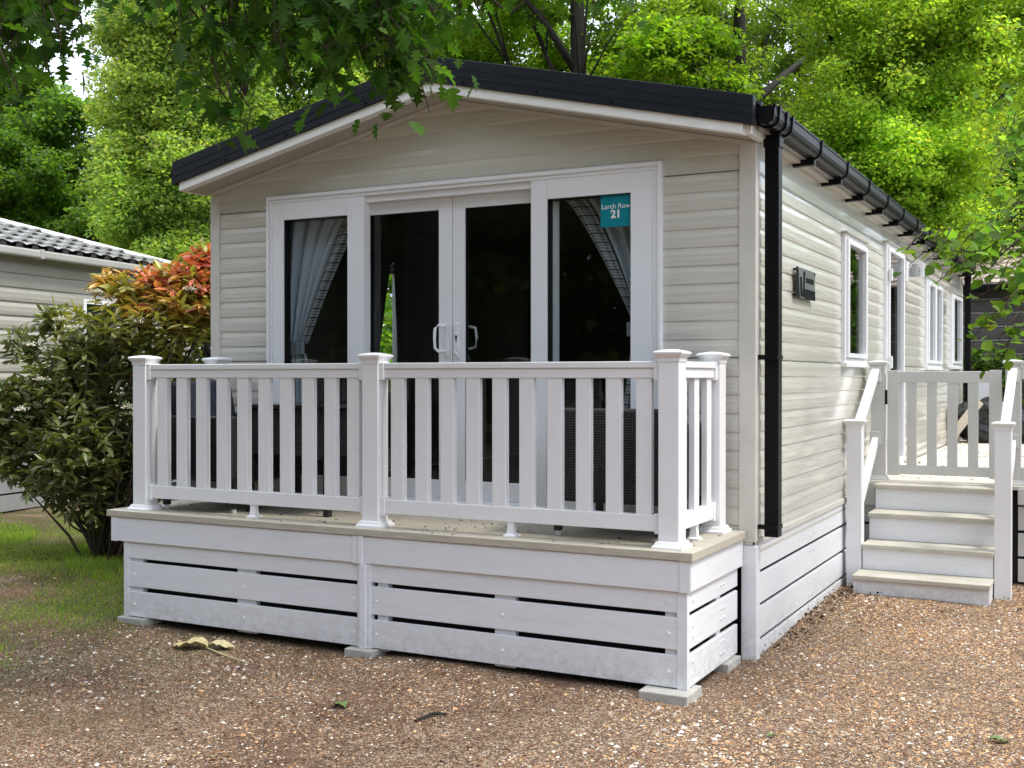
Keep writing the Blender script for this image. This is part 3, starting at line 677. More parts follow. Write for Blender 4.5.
def rails(parent, a, b, ax, c, z0=ZD, mat='pvc', zt=(1.493, 1.575), zb=(.755, .834)):
    """top and bottom rail between posts; ax 0 along x, 1 along y; c = centre of the other axis"""
    def B(name, p, q, w0, w1, za, zb_):
        if ax == 0: return MB().box(p, q, c + w0, c + w1, za, zb_).build(name, M[mat], parent, bevel=.004)
        return MB().box(c + w0, c + w1, p, q, za, zb_).build(name, M[mat], parent, bevel=.004)
    B('top_rail', a, b, -.035, .035, zt[1] - .032, zt[1]); B('top_rail', a, b, -.026, .026, zt[0], zt[1] - .0322)
    B('bottom_rail', a, b, -.024, .024, *zb)
    for e0, e1 in ((a + .0, a + .028), (b - .028, b)):
        B('rail_bracket', e0, e1, -.040, .040, zt[0] - .012, zt[1] + .003); B('rail_bracket', e0, e1, -.030, .030, zb[0] - .01, zb[1] + .008)
rails(dk, PXs[0] + .052, PXs[1] - .052, 0, PY); rails(dk, PXs[1] + .052, PXs[2] - .052, 0, PY)
rails(dk, PY + .052, -.135 - .052, 1, -.1765); rails(dk, PY + .052, -.135 - .052, 1, -3.602)
for x in [-3.483, -3.326, -3.169, -3.009, -2.851, -2.693, -2.535, -2.377, -2.220, -2.064, -1.774, -1.618, -1.461, -1.304, -1.148, -.991, -.832, -.674, -.513, -.354]:
    box('baluster', x, x + .080, -.800, -.762, .833, 1.495, M['pvc'], dk, .003)
for y in (-.645, -.455, -.315 + .06): 
    for x in (-.1765, -3.602): box('baluster', x - .016, x + .016, y - .037, y + .037, .833, 1.495, M['pvc'], dk, .003)
def foot(x, y):
    c = MB(); prof = [(.034, 0), (.034, .007), (.02, .014), (.016, .06), (.020, .075)]
    for r, h in prof: c.v += [(x - r, y - r, ZD + h), (x + r, y - r, ZD + h), (x + r, y + r, ZD + h), (x - r, y + r, ZD + h)]
    for i in range(len(prof) - 1):
        for j in range(4): a = i * 4 + j; b = i * 4 + (j + 1) % 4; c.f.append((a, b, b + 4, a + 4))
    c.build('rail_foot', M['pvc'], dk)
foot(-2.74, PY); foot(-1.045, PY); foot(-.1765, -.45)
# concrete pads
pads = [(-3.60, -.83, .22, .16, 'under the far left front corner of the deck'), (-1.90, -.86, .18, .14, 'under the centre post of the deck'), (-.155, -.86, .24, .22, 'under the near right corner of the deck'), (-.10, -.20, .12, .22, 'beside the caravan corner at the rear of the deck')]
for (x, y, sx, sy, lab) in pads:
    mb = MB(); mb.box(x - sx / 2, x + sx / 2, y - sy / 2, y + sy / 2, -.045, .030)
    o = mb.build('concrete_paver', M['concrete'], None, bevel=.005, origin=(x, y, 0)); tag(o, 'small grey concrete paver ' + lab, 'paver', 'pavers under the deck')

# ------------------------------------------------------------------ side deck with steps and gate
sdk = thing('side_deck', (.6, 3.0, 0), 'raised side deck with four beige steps, white sloping handrails and a picket gate', 'deck')
ZS = .715; Y0 = 2.93; XE = 2.3; YE = 9.3
n = int((YE - Y0) / .145)
for i in range(n):
    MB().box(.03, XE, Y0 + i * .145, Y0 + i * .145 + .140, ZS - .028, ZS).build('deck_board', M['deckpale'] if 'deckpale' in M else M.setdefault('deckpale', pmat('pale_deck', (.62, .58, .50), .6, var=.1, scale=7, stretch=(1, 12, 12), bump=.15, dirt=(.4, .34, .26), dirtamt=.4)), sdk, bevel=.002)
# steps
st = [(1.965, .153), (2.222, .331), (2.477, .524), (2.727, .708)]
XS0, XS1 = .14, 1.0
for i, (y, z) in enumerate(st):
    d = st[i + 1][0] + .04 if i < 3 else Y0 - .004
    xs0 = XS0 - (.012 if i == 0 else 0)
    MB().box(xs0, XS1 + .0, y, d, z - .032, z).build('step_tread', M['tread'], sdk, bevel=.006)
    zb0 = (st[i - 1][1] + .001) if i else -.03
    MB().box(xs0 + .006, XS1 - .006, y + .030, y + .048, zb0, z - .033).build('step_riser', M['pvc_skirt'], sdk, bevel=.002)
MB().box(XS1 - .03, XS1 - .008, 2.03, Y0, 0, .12).box(XS0 + .01, XS0 + .03, 2.03, Y0, 0, .12).box(XS0 + .01, XS0 + .03, 2.30, Y0, .12, .29).box(XS0 + .01, XS0 + .03, 2.56, Y0, .29, .48).box(XS1 - .03, XS1 - .008, 2.30, Y0, .12, .29).build('stringer', M['pvc_skirt'], sdk)
post(sdk, .087, 2.30, -.03, 1.165, base=False, capz=.036); post(sdk, 1.052, 2.30, -.03, 1.165, base=False, capz=.036)
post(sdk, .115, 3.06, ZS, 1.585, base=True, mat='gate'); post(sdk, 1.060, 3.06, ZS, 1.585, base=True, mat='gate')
for x, dx in ((.087, .1), (1.052, 1.06)):
    for (w, h, dz) in ((.062, .03, .0), (.046, .05, -.038)):
        MB().beam((x, 2.36, 1.135 + dz), (dx, 3.005, 1.555 + dz), w, h).build('handrail', M['pvc'], sdk, bevel=.006)
    MB().beam((x, 2.36, .53), (dx, 3.005, 1.02), .046, .06).build('lower_rail', M['pvc'], sdk, bevel=.004)
    MB().box(dx - .04, dx + .04, 2.985, 3.01, .985, 1.085).build('rail_bracket', M['gate'], sdk, bevel=.004); MB().box(dx - .04, dx + .04, 2.985, 3.01, 1.46, 1.57).build('rail_bracket', M['gate'], sdk, bevel=.004)
# gate
GX0, GX1, GY = .185, .985, 3.03
gt = MB().box(GX0, GX1, GY - .02, GY + .02, 1.455, 1.54).build('gate', M['gate'], sdk, bevel=.004)
MB().box(GX0, GX1, GY - .02, GY + .02, .765, .835).build('bottom_rail', M['gate'], gt, bevel=.004)
for x in (GX0, GX1 - .085): MB().box(x, x + .085, GY - .024, GY + .024, .755, 1.549).build('stile', M['gate'], gt, bevel=.004)
for i in range(4):
    x = GX0 + .085 + .055 + i * .1435; MB().box(x, x + .070, GY - .015, GY + .015, .836, 1.454).build('picket', M['gate'], gt, bevel=.003)
mb = MB(); mb.box(GX0 - .016, GX0, GY - .024, GY - .012, 1.29, 1.40); mb.build('hinge', M['black'], gt)
# front right bay: fascia + skirting and a railing
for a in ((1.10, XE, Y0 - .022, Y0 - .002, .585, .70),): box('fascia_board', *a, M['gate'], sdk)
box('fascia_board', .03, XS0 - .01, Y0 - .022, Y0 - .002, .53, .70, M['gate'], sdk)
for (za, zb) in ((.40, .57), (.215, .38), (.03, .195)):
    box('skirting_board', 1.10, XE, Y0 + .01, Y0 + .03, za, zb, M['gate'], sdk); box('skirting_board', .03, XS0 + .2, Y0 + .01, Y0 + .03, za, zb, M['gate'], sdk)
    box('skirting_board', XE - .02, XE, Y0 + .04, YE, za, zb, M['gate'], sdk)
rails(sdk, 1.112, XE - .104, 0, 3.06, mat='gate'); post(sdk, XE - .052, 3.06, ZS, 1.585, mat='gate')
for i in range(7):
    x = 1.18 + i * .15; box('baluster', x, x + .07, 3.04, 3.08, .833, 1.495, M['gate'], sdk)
for y in (5.1, 7.2, 9.24): post(sdk, XE - .052, y, ZS, 1.585)
rails(sdk, 3.112, 5.048, 1, XE - .052); rails(sdk, 5.152, 7.148, 1, XE - .052); rails(sdk, 7.252, 9.188, 1, XE - .052)
for y in np.arange(3.2, 9.1, .16):
    if min(abs(y - 5.1), abs(y - 7.2)) > .09: box('baluster', XE - .072, XE - .032, y - .035, y + .035, .833, 1.495, M['pvc'], sdk)
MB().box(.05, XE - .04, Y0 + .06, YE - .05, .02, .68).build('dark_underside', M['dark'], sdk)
# things on the side deck
M['bag'] = pmat('bin_bag', (.012, .012, .013), .22, var=.1, bump=1.0, bscale=14)
def blob(name, c, r, mat, label, cat, group=None, seed=0, parent=None):
    bm = bmesh.new(); bmesh.ops.create_icosphere(bm, subdivisions=4, radius=1); q = np.random.default_rng(seed); ph = q.uniform(0, 6, 9)
    for v in bm.verts:
        x, y, z = v.co; k = 1 + .10 * math.sin(4 * x + ph[0] + 3 * z) + .08 * math.sin(7 * y + ph[1] + 5 * x) + .05 * math.sin(11 * z + ph[2] + 9 * y) + .03 * math.sin(19 * x + ph[3]) * math.sin(17 * z + ph[4])
        v.co = Vector((x * r[0] * k, y * r[1] * k, max(z, -.72) * r[2] * k))
    me = bpy.data.meshes.new(name); bm.to_mesh(me); bm.free(); me.polygons.foreach_set('use_smooth', [True] * len(me.polygons))
    me.transform(Matrix.Translation(c)); o = link(name, me, mat, parent, origin=c if parent is None else None)
    if label: tag(o, label, cat, group)
    return o
blob('refuse_bag', (.34, 8.75, ZS + .22), (.30, .28, .30), M['bag'], 'shiny black refuse bag standing behind the gate pickets, left of its pair', 'refuse bag', 'black bags on the side deck', 1)
blob('refuse_bag', (.80, 8.80, ZS + .17), (.26, .25, .24), M['bag'], 'lower black refuse bag slumped behind the right gate post', 'refuse bag', 'black bags on the side deck', 2)
M['cream'] = pmat('cream_board', (.62, .54, .44), .6, var=.06)
o = MB().beam((.0, 8.25, ZS + .03), (.34, 8.30, ZS + .50), .10, .075, up=(0, 1, 0)).build('timber_plank', M['cream'], None, .006, origin=(.1, 8.3, ZS)); tag(o, 'cream timber plank propped at a slant in front of the black bags', 'plank')
o = MB().box(.034, .075, 8.0, 8.10, ZS, ZS + .42).build('timber_offcut', M['cream'], None, .006, origin=(.05, 8.05, ZS)); tag(o, 'upright cream timber offcut leaning on the far end of the side wall', 'offcut')
o = MB().box(.10, .42, 9.36, 9.40, .0, 1.44).build('white_panel', M['frame'], None, .006, origin=(.2, 9.4, 0)); tag(o, 'plain white upright panel beyond the deck behind the black downpipe', 'panel')

# ------------------------------------------------------------------ garden furniture on the front deck
def slab(mb, x0, x1, y0, y1, z0, z1): mb.box(x0, x1, y0, y1, z0, z1); return mb
def armchair(loc, rot, label, back_h=.62, cushion=True, lean=.0):
    t = thing('rattan_armchair', (0, 0, 0), label, 'armchair', 'rattan armchairs on the front deck')
    MB().box(-.30, .30, -.30, .30, .18, .33).build('seat', M['rattan'], t, .02)
    c = MB(); c.v += []; c.beam((0, .27, .18), (0, .27 + lean, back_h), .60, .07, up=(0, 1, 0)); c.build('backrest', M['rattan'], t, .02)
    for s in (-1, 1):
        MB().box(s * .32 - .035, s * .32 + .035, -.30, .26, .20, .58).build('armrest', M['rattan'], t, .015)
        for y in (-.27, .27):
            l_ = MB().box(s * .30 - .018, s * .30 + .018, y - .018, y + .018, .025, .21).build('leg', M['rubber'], t, .004)
            MB().tube([(s * .30, y, 0), (s * .30, y, .026)], .014, 8).build('foot_cap', M['frame'], l_)
    if cushion: MB().box(-.26, .26, -.28, .22, .335, .41).build('seat_cushion', M['navy'], t, .03)
    t.location = loc; t.rotation_euler = (0, 0, rot); return t
armchair((-.55, -.36, ZD), R(180), 'black rattan armchair with its woven back to the right end of the balustrade', back_h=.66)
a2 = armchair((-3.25, -.38, ZD), R(90), 'black rattan armchair with navy back cushion at the left end of the balustrade', back_h=.70, lean=.1)
M['black_top'] = pmat('glass_table_top', (.010, .010, .012), .15)
c = MB(); c.beam((0, .20, .40), (0, .28, .79), .50, .10, up=(0, 1, 0)); c.build('back_cushion', M['navy'], a2, .03)
t = thing('rattan_table', (-2.66, -.36, ZD), 'black rattan table with deep woven apron behind the left railing panel', 'table')
MB().box(-3.0, -2.32, -.62, -.12, ZD + .63, ZD + .655).build('table_top', M['black_top'], t, .005)
MB().box(-2.98, -2.34, -.60, -.14, ZD + .35, ZD + .629).build('apron', M['rattan'], t, .01)
for x in (-2.95, -2.37):
    for y in (-.57, -.17): MB().box(x - .02, x + .02, y - .02, y + .02, ZD, ZD + .351).build('leg', M['rubber'], t, .004)

# ------------------------------------------------------------------ curtains and interior furniture
def checkmat():
    m, n, l, b = newmat('checked_fabric'); uv = n.new('ShaderNodeUVMap'); 
    def lines(ax, sc, wdt):
        sp = n.new('ShaderNodeSeparateXYZ'); l.new(uv.outputs[0], sp.inputs[0]); mu = n.new('ShaderNodeMath'); mu.operation = 'MULTIPLY'; mu.inputs[1].default_value = sc; l.new(sp.outputs[ax], mu.inputs[0])
        fr_ = n.new('ShaderNodeMath'); fr_.operation = 'FRACT'; l.new(mu.outputs[0], fr_.inputs[0]); lt = n.new('ShaderNodeMath'); lt.operation = 'LESS_THAN'; lt.inputs[1].default_value = wdt; l.new(fr_.outputs[0], lt.inputs[0]); return lt.outputs[0]
    a = n.new('ShaderNodeMath'); a.operation = 'ADD'; l.new(lines(1, 14, .2), a.inputs[0]); l.new(lines(0, 4, .2), a.inputs[1])
    a2_ = n.new('ShaderNodeMath'); a2_.operation = 'ADD'; l.new(a.outputs[0], a2_.inputs[0]); l.new(lines(1, 42, .3), a2_.inputs[1])
    rp = n.new('ShaderNodeValToRGB'); rp.color_ramp.elements[0].color = (.48, .50, .52, 1); rp.color_ramp.elements[1].color = (.035, .038, .05, 1)
    dv = n.new('ShaderNodeMath'); dv.operation = 'MULTIPLY'; dv.inputs[1].default_value = .5; l.new(a2_.outputs[0], dv.inputs[0]); l.new(dv.outputs[0], rp.inputs[0])
    l.new(rp.outputs[0], b.inputs['Base Color']); b.inputs['Roughness'].default_value = .8; return m
M['check'] = checkmat(); M['satin'] = pmat('grey_satin', (.52, .58, .65), .45, var=.05)
def cloth(name, left, right, z0, z1, y, mat, parent, folds=6, amp=.03, nu=48, nv=40, yoff=0):
    V = []; Fc = []; UVs = []
    for j in range(nv + 1):
        t = j / nv; z = z1 + (z0 - z1) * t; a, b = left(t), right(t)
        for i in range(nu + 1):
            s = i / nu; wv = math.sin(s * folds * 2 * math.pi + .6 * math.sin(3 * t)) + .4 * math.sin(s * folds * 4.7 + 1 + t)
            V.append((a + (b - a) * s, y + yoff + amp * wv * (.6 + .4 * t), z)); 
    for j in range(nv):
        for i in range(nu): k = j * (nu + 1) + i; Fc.append((k, k + 1, k + nu + 2, k + nu + 1))
    me = bpy.data.meshes.new(name); me.from_pydata(V, [], Fc); uvl = me.uv_layers.new(name='UVMap')
    for p in me.polygons:
        for li, vi in zip(p.loop_indices, p.vertices): uvl.data[li].uv = ((vi % (nu + 1)) / nu, (vi // (nu + 1)) / nv)
    me.polygons.foreach_set('use_smooth', [True] * len(me.polygons))
    o = link(name, me, mat, parent); sm = o.modifiers.new('s', 'SOLIDIFY'); sm.thickness = .003; return o
def lerp(a, b, t): return a + (b - a) * t
def ease(t): return t ** .8 if t > 0 else 0
def curtain(xo, dirn, label, top_w=.66, tie_off=.05, tie_w=.13, z1=2.55, zt=1.72, z0=.95, y=.145):
    """hung at outer edge xo; dirn +1 spreads to +x"""
    t = thing('curtain', (xo, y, z0), label, 'curtain', 'tied back curtains')
    so_ = lambda u: xo + dirn * lerp(0, tie_off, u)
    se = lambda u: xo + dirn * lerp(top_w * .78, tie_off + tie_w * .65, ease(u))
    ee = lambda u: xo + dirn * lerp(top_w, tie_off + tie_w, ease(u))
    cloth('drape', so_, se, zt, z1, y, M['satin'], t, 4, .028)
    cloth('checked_edge', se, ee, zt, z1, y, M['check'], t, 1.2, .02, yoff=-.02)
    cloth('lower_drape', lambda u: xo + dirn * lerp(tie_off, .02, u), lambda u: xo + dirn * lerp(tie_off + tie_w * .6, .16, u), z0, zt - .06, y, M['satin'], t, 3, .02)
    cloth('checked_tail', lambda u: xo + dirn * lerp(tie_off + tie_w * .6, .16, u), lambda u: xo + dirn * lerp(tie_off + tie_w, .30, u), z0, zt - .06, y, M['check'], t, 1, .015, yoff=-.01)
    cloth('tieback', lambda u: xo + dirn * (tie_off - .02), lambda u: xo + dirn * (tie_off + tie_w + .02), zt - .07, zt + .01, y, M['check'], t, 0, .0, yoff=-.055)
    return t
curtain(-3.25, 1, 'pale grey curtain with checked edge tied back behind the left glass panel')
curtain(-.56, -1, 'grey curtain swept back behind the teal sign in the right glass panel', top_w=.62, zt=1.80)
def side_curtain(y0, yt, top, tie, label):
    t = thing('curtain', (-W + .16, y0, 1.2), label, 'curtain', 'tied back curtains')
    # in the plane of the left wall
    V = []; Fc = []; nu, nv = 24, 30
    for j in range(nv + 1):
        u = j / nv; z = lerp(2.5, .95, u); k = min(1, u / .55); e = lerp(top, tie, k ** .9) if u < .55 else lerp(tie, lerp(top, tie, .7), (u - .55) / .45)
        for i in range(nu + 1): s = i / nu; V.append((-W + .16 + .02 * math.sin(s * 30), lerp(y0, e, s), z))
    for j in range(nv):
        for i in range(nu): k = j * (nu + 1) + i; Fc.append((k, k + 1, k + nu + 2, k + nu + 1))
    me = bpy.data.meshes.new('drape'); me.from_pydata(V, [], Fc); me.polygons.foreach_set('use_smooth', [True] * len(me.polygons)); link('drape', me, M['darkcurt'], t)
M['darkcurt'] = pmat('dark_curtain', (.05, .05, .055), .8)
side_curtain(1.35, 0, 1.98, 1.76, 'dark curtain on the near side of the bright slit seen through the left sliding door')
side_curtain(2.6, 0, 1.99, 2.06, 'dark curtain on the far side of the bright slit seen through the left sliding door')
t = thing('sofa', (-1.6, 3.2, .7), 'dim beige sofa inside the caravan seen low through the glass doors', 'sofa')
M['sofa'] = pmat('sofa_fabric', (.30, .26, .22), .85)
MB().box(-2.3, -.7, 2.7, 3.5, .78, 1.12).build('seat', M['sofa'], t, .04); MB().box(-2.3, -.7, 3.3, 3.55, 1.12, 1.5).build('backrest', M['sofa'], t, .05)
for x in (-2.4, -.6): MB().box(x - .1, x + .1, 2.7, 3.5, .78, 1.3).build('armrest', M['sofa'], t, .05)

# ------------------------------------------------------------------ neighbouring caravan (left)
nb = thing('neighbouring_caravan', (-9.1, 2.0, 0), 'grey static caravan with pale tiled roof behind the red leaved shrub', 'holiday caravan')
def nbmesh(mb): return mb
A = Vector((-8.975, 2.40, 0)); dN = Vector((-.150, .9887, 0)).normalized(); nN = Vector((dN.y, -dN.x, 0))
Mn = Matrix(((nN.x, dN.x, 0, A.x), (nN.y, dN.y, 0, A.y), (0, 0, 1, 0), (0, 0, 0, 1)))   # local x = outward, y = along
def nbuild(mb, name, mat, parent=nb, bevel=0):
    me = mb.mesh(name); me.transform(Mn); return link(name, me, mat, parent, bevel)
M['gate2'] = pmat('shaded_skirting', (.26, .26, .27), .5, var=.08, scale=5, dirt=(.25, .25, .22), dirtamt=.4)  # skirting colour darkened to stand for canopy shade, with dirt over it
NY0, NY1, ND = -7.0, 3.45, 3.6
GW = (1.30, 1.95, 1.45, 2.42)
mb = MB(); siding(mb, 1, 0, 1, NY0, NY1, .62, 2.84, [GW], pitch=.155, depth=3.2); wl = nbuild(mb, 'side_wall', M['siding_grey'])
mb = MB(); mb.box(-ND, -.03, NY0, NY1 - .01, .6, 2.84); nbuild(mb, 'wall_core', M['siding_grey'])
mb = MB(); mb.box(-.01, .03, NY1 - .05, NY1 + .02, .6, 2.84); nbuild(mb, 'corner_trim', M['siding_grey'])
for za, zb in ((.42, .61), (.225, .40), (.03, .205), (-.1, .01)):
    mb = MB(); mb.box(-.01, .012, NY0, NY1, za, zb); nbuild(mb, 'skirting_board', M['gate2'], bevel=.003)
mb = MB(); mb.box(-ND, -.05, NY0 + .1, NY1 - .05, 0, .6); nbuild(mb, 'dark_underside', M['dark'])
mb = MB(); ring_ = [(GW[0], GW[0] + .05), (GW[1] - .05, GW[1])]
for a, b in ring_: mb.box(-.02, .04, a, b, GW[2], GW[3])
mb.box(-.02, .04, GW[0] + .05, GW[1] - .05, GW[3] - .05, GW[3]); mb.box(-.02, .04, GW[0] + .05, GW[1] - .05, GW[2], GW[2] + .05)
wf = nbuild(mb, 'window', M['frame'], bevel=.003)
M['darkglass'] = pmat('dark_glass', (.015, .017, .02), .05)
mb = MB(); mb.box(.0, .005, GW[0] + .05, GW[1] - .05, GW[2] + .05, GW[3] - .05); nbuild(mb, 'pane', M['darkglass'], wf)
# tiled roof: stepped, rippled sheet; hipped far end
M['tile'] = pmat('pale_roof_tile', (.27, .27, .265), .45, var=.08, scale=8, dirt=(.12, .10, .07), dirtamt=.55)
ZG = 2.90; OV = .16; RUN = ND / 2 + OV; SL = .30
V = []; Fc = []
nv_ = 5; rowd = .36
ys_ = np.arange(NY0 - .1, NY1 + OV + .001, .045)
rows = int(RUN / rowd) + 1
def rh(xr, y):
    return xr * SL
idx = {}
for rI in range(rows):
    for e in (0, 1):
        for k, y in enumerate(ys_):
            xr = min((rI + e) * rowd, RUN)
            hip = (NY1 + OV - y)                      # distance from the far end: hip limits the height
            xr2 = min(xr, max(hip, 0))
            ph = (y / .24) % 1.0
            rip = .028 * (1 - abs(2 * ph - 1) ** 2.2)
            z = ZG + xr2 * SL + rip + (.045 if e == 0 else .0)
            V.append((OV - xr2, y, z))
ny = len(ys_)
for rI in range(rows):
    b0 = rI * 2 * ny
    for k in range(ny - 1):
        Fc.append((b0 + k, b0 + k + 1, b0 + ny + k + 1, b0 + ny + k))
        if rI: Fc.append((b0 - ny + k, b0 - ny + k + 1, b0 + k + 1, b0 + k))
me = bpy.data.meshes.new('roof'); me.from_pydata(V, [], Fc); me.transform(Mn); rf = link('roof', me, M['tile'], nb)
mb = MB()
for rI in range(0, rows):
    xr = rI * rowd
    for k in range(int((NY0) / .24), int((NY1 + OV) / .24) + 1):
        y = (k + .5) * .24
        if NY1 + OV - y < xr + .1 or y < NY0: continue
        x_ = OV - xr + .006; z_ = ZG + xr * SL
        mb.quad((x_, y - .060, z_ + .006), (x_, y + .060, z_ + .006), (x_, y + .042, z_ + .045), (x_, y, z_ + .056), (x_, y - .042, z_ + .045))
tag(nbuild(mb, 'tile_gap_shade', M['dark'], rf), kind='stuff')  # dark faces standing for the shade in the open tile ends
mb = MB(); mb.quad((OV, NY1 + OV, ZG), (OV - RUN, NY1 + OV - RUN, ZG + RUN * SL), (OV - 2 * RUN, NY1 + OV, ZG)); mb.quad((OV - RUN, NY0, ZG + RUN * SL), (OV - RUN, NY1 + OV - RUN, ZG + RUN * SL), (OV - 2 * RUN, NY1 + OV, ZG), (OV - 2 * RUN, NY0, ZG)); nbuild(mb, 'hip_slope', M['tile'], rf)
mb = MB(); mb.beam((OV - RUN, NY0, ZG + RUN * SL + .05), (OV - RUN, NY1 + OV - RUN, ZG + RUN * SL + .05), .16, .05); mb.beam((OV - RUN, NY1 + OV - RUN, ZG + RUN * SL + .05), (OV, NY1 + OV, ZG + .04), .12, .05); nbuild(mb, 'ridge_cap', M['verge'], rf, .01)
M['pgutter'] = pmat('pale_gutter', (.38, .37, .345), .4, var=.05)
mb = MB(); mb.box(OV - .02, OV + .07, NY0 - .1, NY1 + OV, ZG - .09, ZG + .0); g_ = nbuild(mb, 'gutter', M['pgutter'], bevel=.02)
mb = MB(); 
for y in (-1.9, .4, 2.6): mb.box(OV - .03, OV + .08, y - .03, y + .03, ZG - .1, ZG + .01)
nbuild(mb, 'gutter_joint', M['pgutter'], g_, .01)
mb = MB(); mb.box(-.0, OV - .02, NY0, NY1 + OV, ZG - .075, ZG - .05); nbuild(mb, 'soffit', M['soffit'])

# ------------------------------------------------------------------ dark lodge behind right
lg = thing('timber_lodge', (2, 12.6, 0), 'dark brown clad lodge with black gutter behind the far end of the caravan', 'lodge')
mb = MB(); siding(mb, 0, 12.45, -1, -2.2, 7.5, .3, 2.80, pitch=.205, depth=1.6); 
me = mb.mesh('front_wall'); link('front_wall', me, M['siding_dark'], lg)
MB().box(-2.2, 7.5, 12.5, 17, .0, 2.8).build('wall_core', M['siding_dark'], lg)
mb = MB()
for k in range(12):
    z = math.floor(.3 / .205) * .205 + (k + 1) * .205
    if z < 2.78: mb.box(-2.2, 7.5, 12.428, 12.452, z - .016, z + .001)
M['paleline'] = pmat('board_edge', (.36, .34, .31), .5); mb.build('board_edge', M['paleline'], lg)
MB().box(-2.35, 7.6, 12.15, 12.27, 2.76, 2.86).build('gutter', M['black'], lg, .01)
M['pinktile'] = pmat('weathered_roof', (.42, .34, .29), .7, var=.3, scale=5, dirt=(.6, .56, .5), dirtamt=.8)
mb = MB(); mb.quad((-2.4, 12.2, 2.87), (7.6, 12.2, 2.87), (7.6, 14.8, 3.75), (-2.4, 14.8, 3.75)); mb.quad((-2.4, 17.2, 2.87), (7.6, 17.2, 2.87), (7.6, 14.8, 3.75), (-2.4, 14.8, 3.75))
for k in range(9): q = k / 9; mb.beam((-2.4, 12.2 + 2.6 * q, 2.88 + .88 * q), (7.6, 12.2 + 2.6 * q, 2.88 + .88 * q), .03, .03)
mb.build('roof', M['pinktile'], lg)

# ------------------------------------------------------------------ trees
def jit(base, n, hv=.18, sv=.0):
    b = np.array(base)[None, :] * np.ones((n, 1)); k = np.exp(rng.normal(0, hv, (n, 1))); b = b * k
    b[:, 0] *= np.exp(rng.normal(0, .12, n)); return np.clip(b, .002, .9)
def crown_points(blobs, n, clump=.55, nclump=60, flat=.5, shell=.6):
    """leaf positions: clumps scattered through ellipsoid blobs (c, r, weight)"""
    wts = np.array([b[2] for b in blobs], float); wts /= wts.sum(); P = []; cc = []
    for (c, r, _), w_ in zip(blobs, wts):
        nc = max(4, int(nclump * w_)); d = rng.normal(size=(nc, 3)); d /= np.linalg.norm(d, axis=1, keepdims=True)
        rad = rng.uniform(shell, 1.0, (nc, 1)); cen = np.array(c) + d * rad * np.array(r); cc.append(cen)
        m_ = int(n * w_ / nc) + 1
        sz = clump * rng.uniform(.6, 1.35, nc)
        o = rng.normal(size=(nc, m_, 3)); o /= np.linalg.norm(o, axis=2, keepdims=True); o *= rng.uniform(0, 1, (nc, m_, 1)) ** .45
        o[:, :, 2] *= flat; P.append((cen[:, None, :] + o * sz[:, None, None]).reshape(-1, 3))
    return np.concatenate(P), np.concatenate(cc)
def vnoise3(P, f):
    v = 0
    for a in ((1.3, .7, 2.1), (-.9, 1.9, .8), (2.2, -1.1, 1.4), (.6, 2.4, -1.7), (-1.8, -.5, 2.6)): v = v + np.sin(P @ (np.array(a) * f) + a[0] * 5)
    return v / 3
def tree(name, label, base, h, blobs, n, size, col, trunk_r=.22, group='trees around the caravan', nclump=90, clump=.6, flat=.5, tmpl=LEAF_RH, mat='leaf', limbs=14, bend=(0, 0), cat='tree', shell=.55, droop=.0, var=.22):
    base = Vector(base); t = thing(name, base, label, cat, group)
    P, cen = crown_points(blobs, n, clump, nclump, flat, shell)
    cols = jit(col, len(P), var) * np.exp(.17 * vnoise3(P, 1.1))[:, None] * (1 + np.array([.05, 0, .1]) * vnoise3(P, .7)[:, None])
    sz = size * rng.uniform(.65, 1.3, len(P))
    rot = rotmats(len(P), tilt=rng.normal(-.25 - droop, .5, len(P)), roll=rng.normal(0, .6, len(P)))
    leaves('crown', P, sz, *tmpl, cols, M[mat], t, rot)
    if trunk_r > 0:
        top = base + Vector((bend[0], bend[1], h)); pts = []
        for i in range(9):
            q = i / 8; pts.append(base.lerp(top, q) + Vector((.12 * math.sin(q * 5 + base.x), .12 * math.cos(q * 4 + base.y), 0)) * q - Vector((0, 0, .3 if i == 0 else 0)))
        MB().tube(pts, [trunk_r * (1.25 if i == 0 else 1 - .8 * i / 8) for i in range(9)], 12).build('trunk', M['bark'], t, smooth=True)
        mb = MB(); sel = rng.choice(len(cen), min(limbs, len(cen)), replace=False)
        for s in sel:
            c = Vector(cen[s]); q = max(.2, min(.95, (c.z - base.z) / h * random.uniform(.55, .85))); st_ = pts[int(q * 8)]
            mid = st_.lerp(c, .5) + Vector((random.uniform(-.3, .3), random.uniform(-.3, .3), random.uniform(.0, .5)))
            q2 = st_.lerp(mid, .5) + Vector((random.uniform(-.15, .15), random.uniform(-.15, .15), .05)); q3 = mid.lerp(c, .5) + Vector((random.uniform(-.2, .2), random.uniform(-.2, .2), .1))
            r0 = trunk_r * .34; mb.tube([st_, q2, mid, q3, c], [r0, r0 * .75, r0 * .5, r0 * .3, r0 * .12], 6)
            for _ in range(3):
                e = mid.lerp(c, .75) + Vector(rng.normal(0, .35, 3)); mb.tube([mid, mid.lerp(e, .5) + Vector((0, 0, .1)), e], [r0 * .3, r0 * .18, r0 * .06], 5)
        mb.build('branch', M['bark'], t, smooth=True)
    return t
def B(u, v, dep, r, wgt=1): return (at(u, v, dep), (r, r, r) if not hasattr(r, '__len__') else r, wgt)
def foot_of(u, dep): p = at(u, 376, dep); return (p[0], p[1], 0)

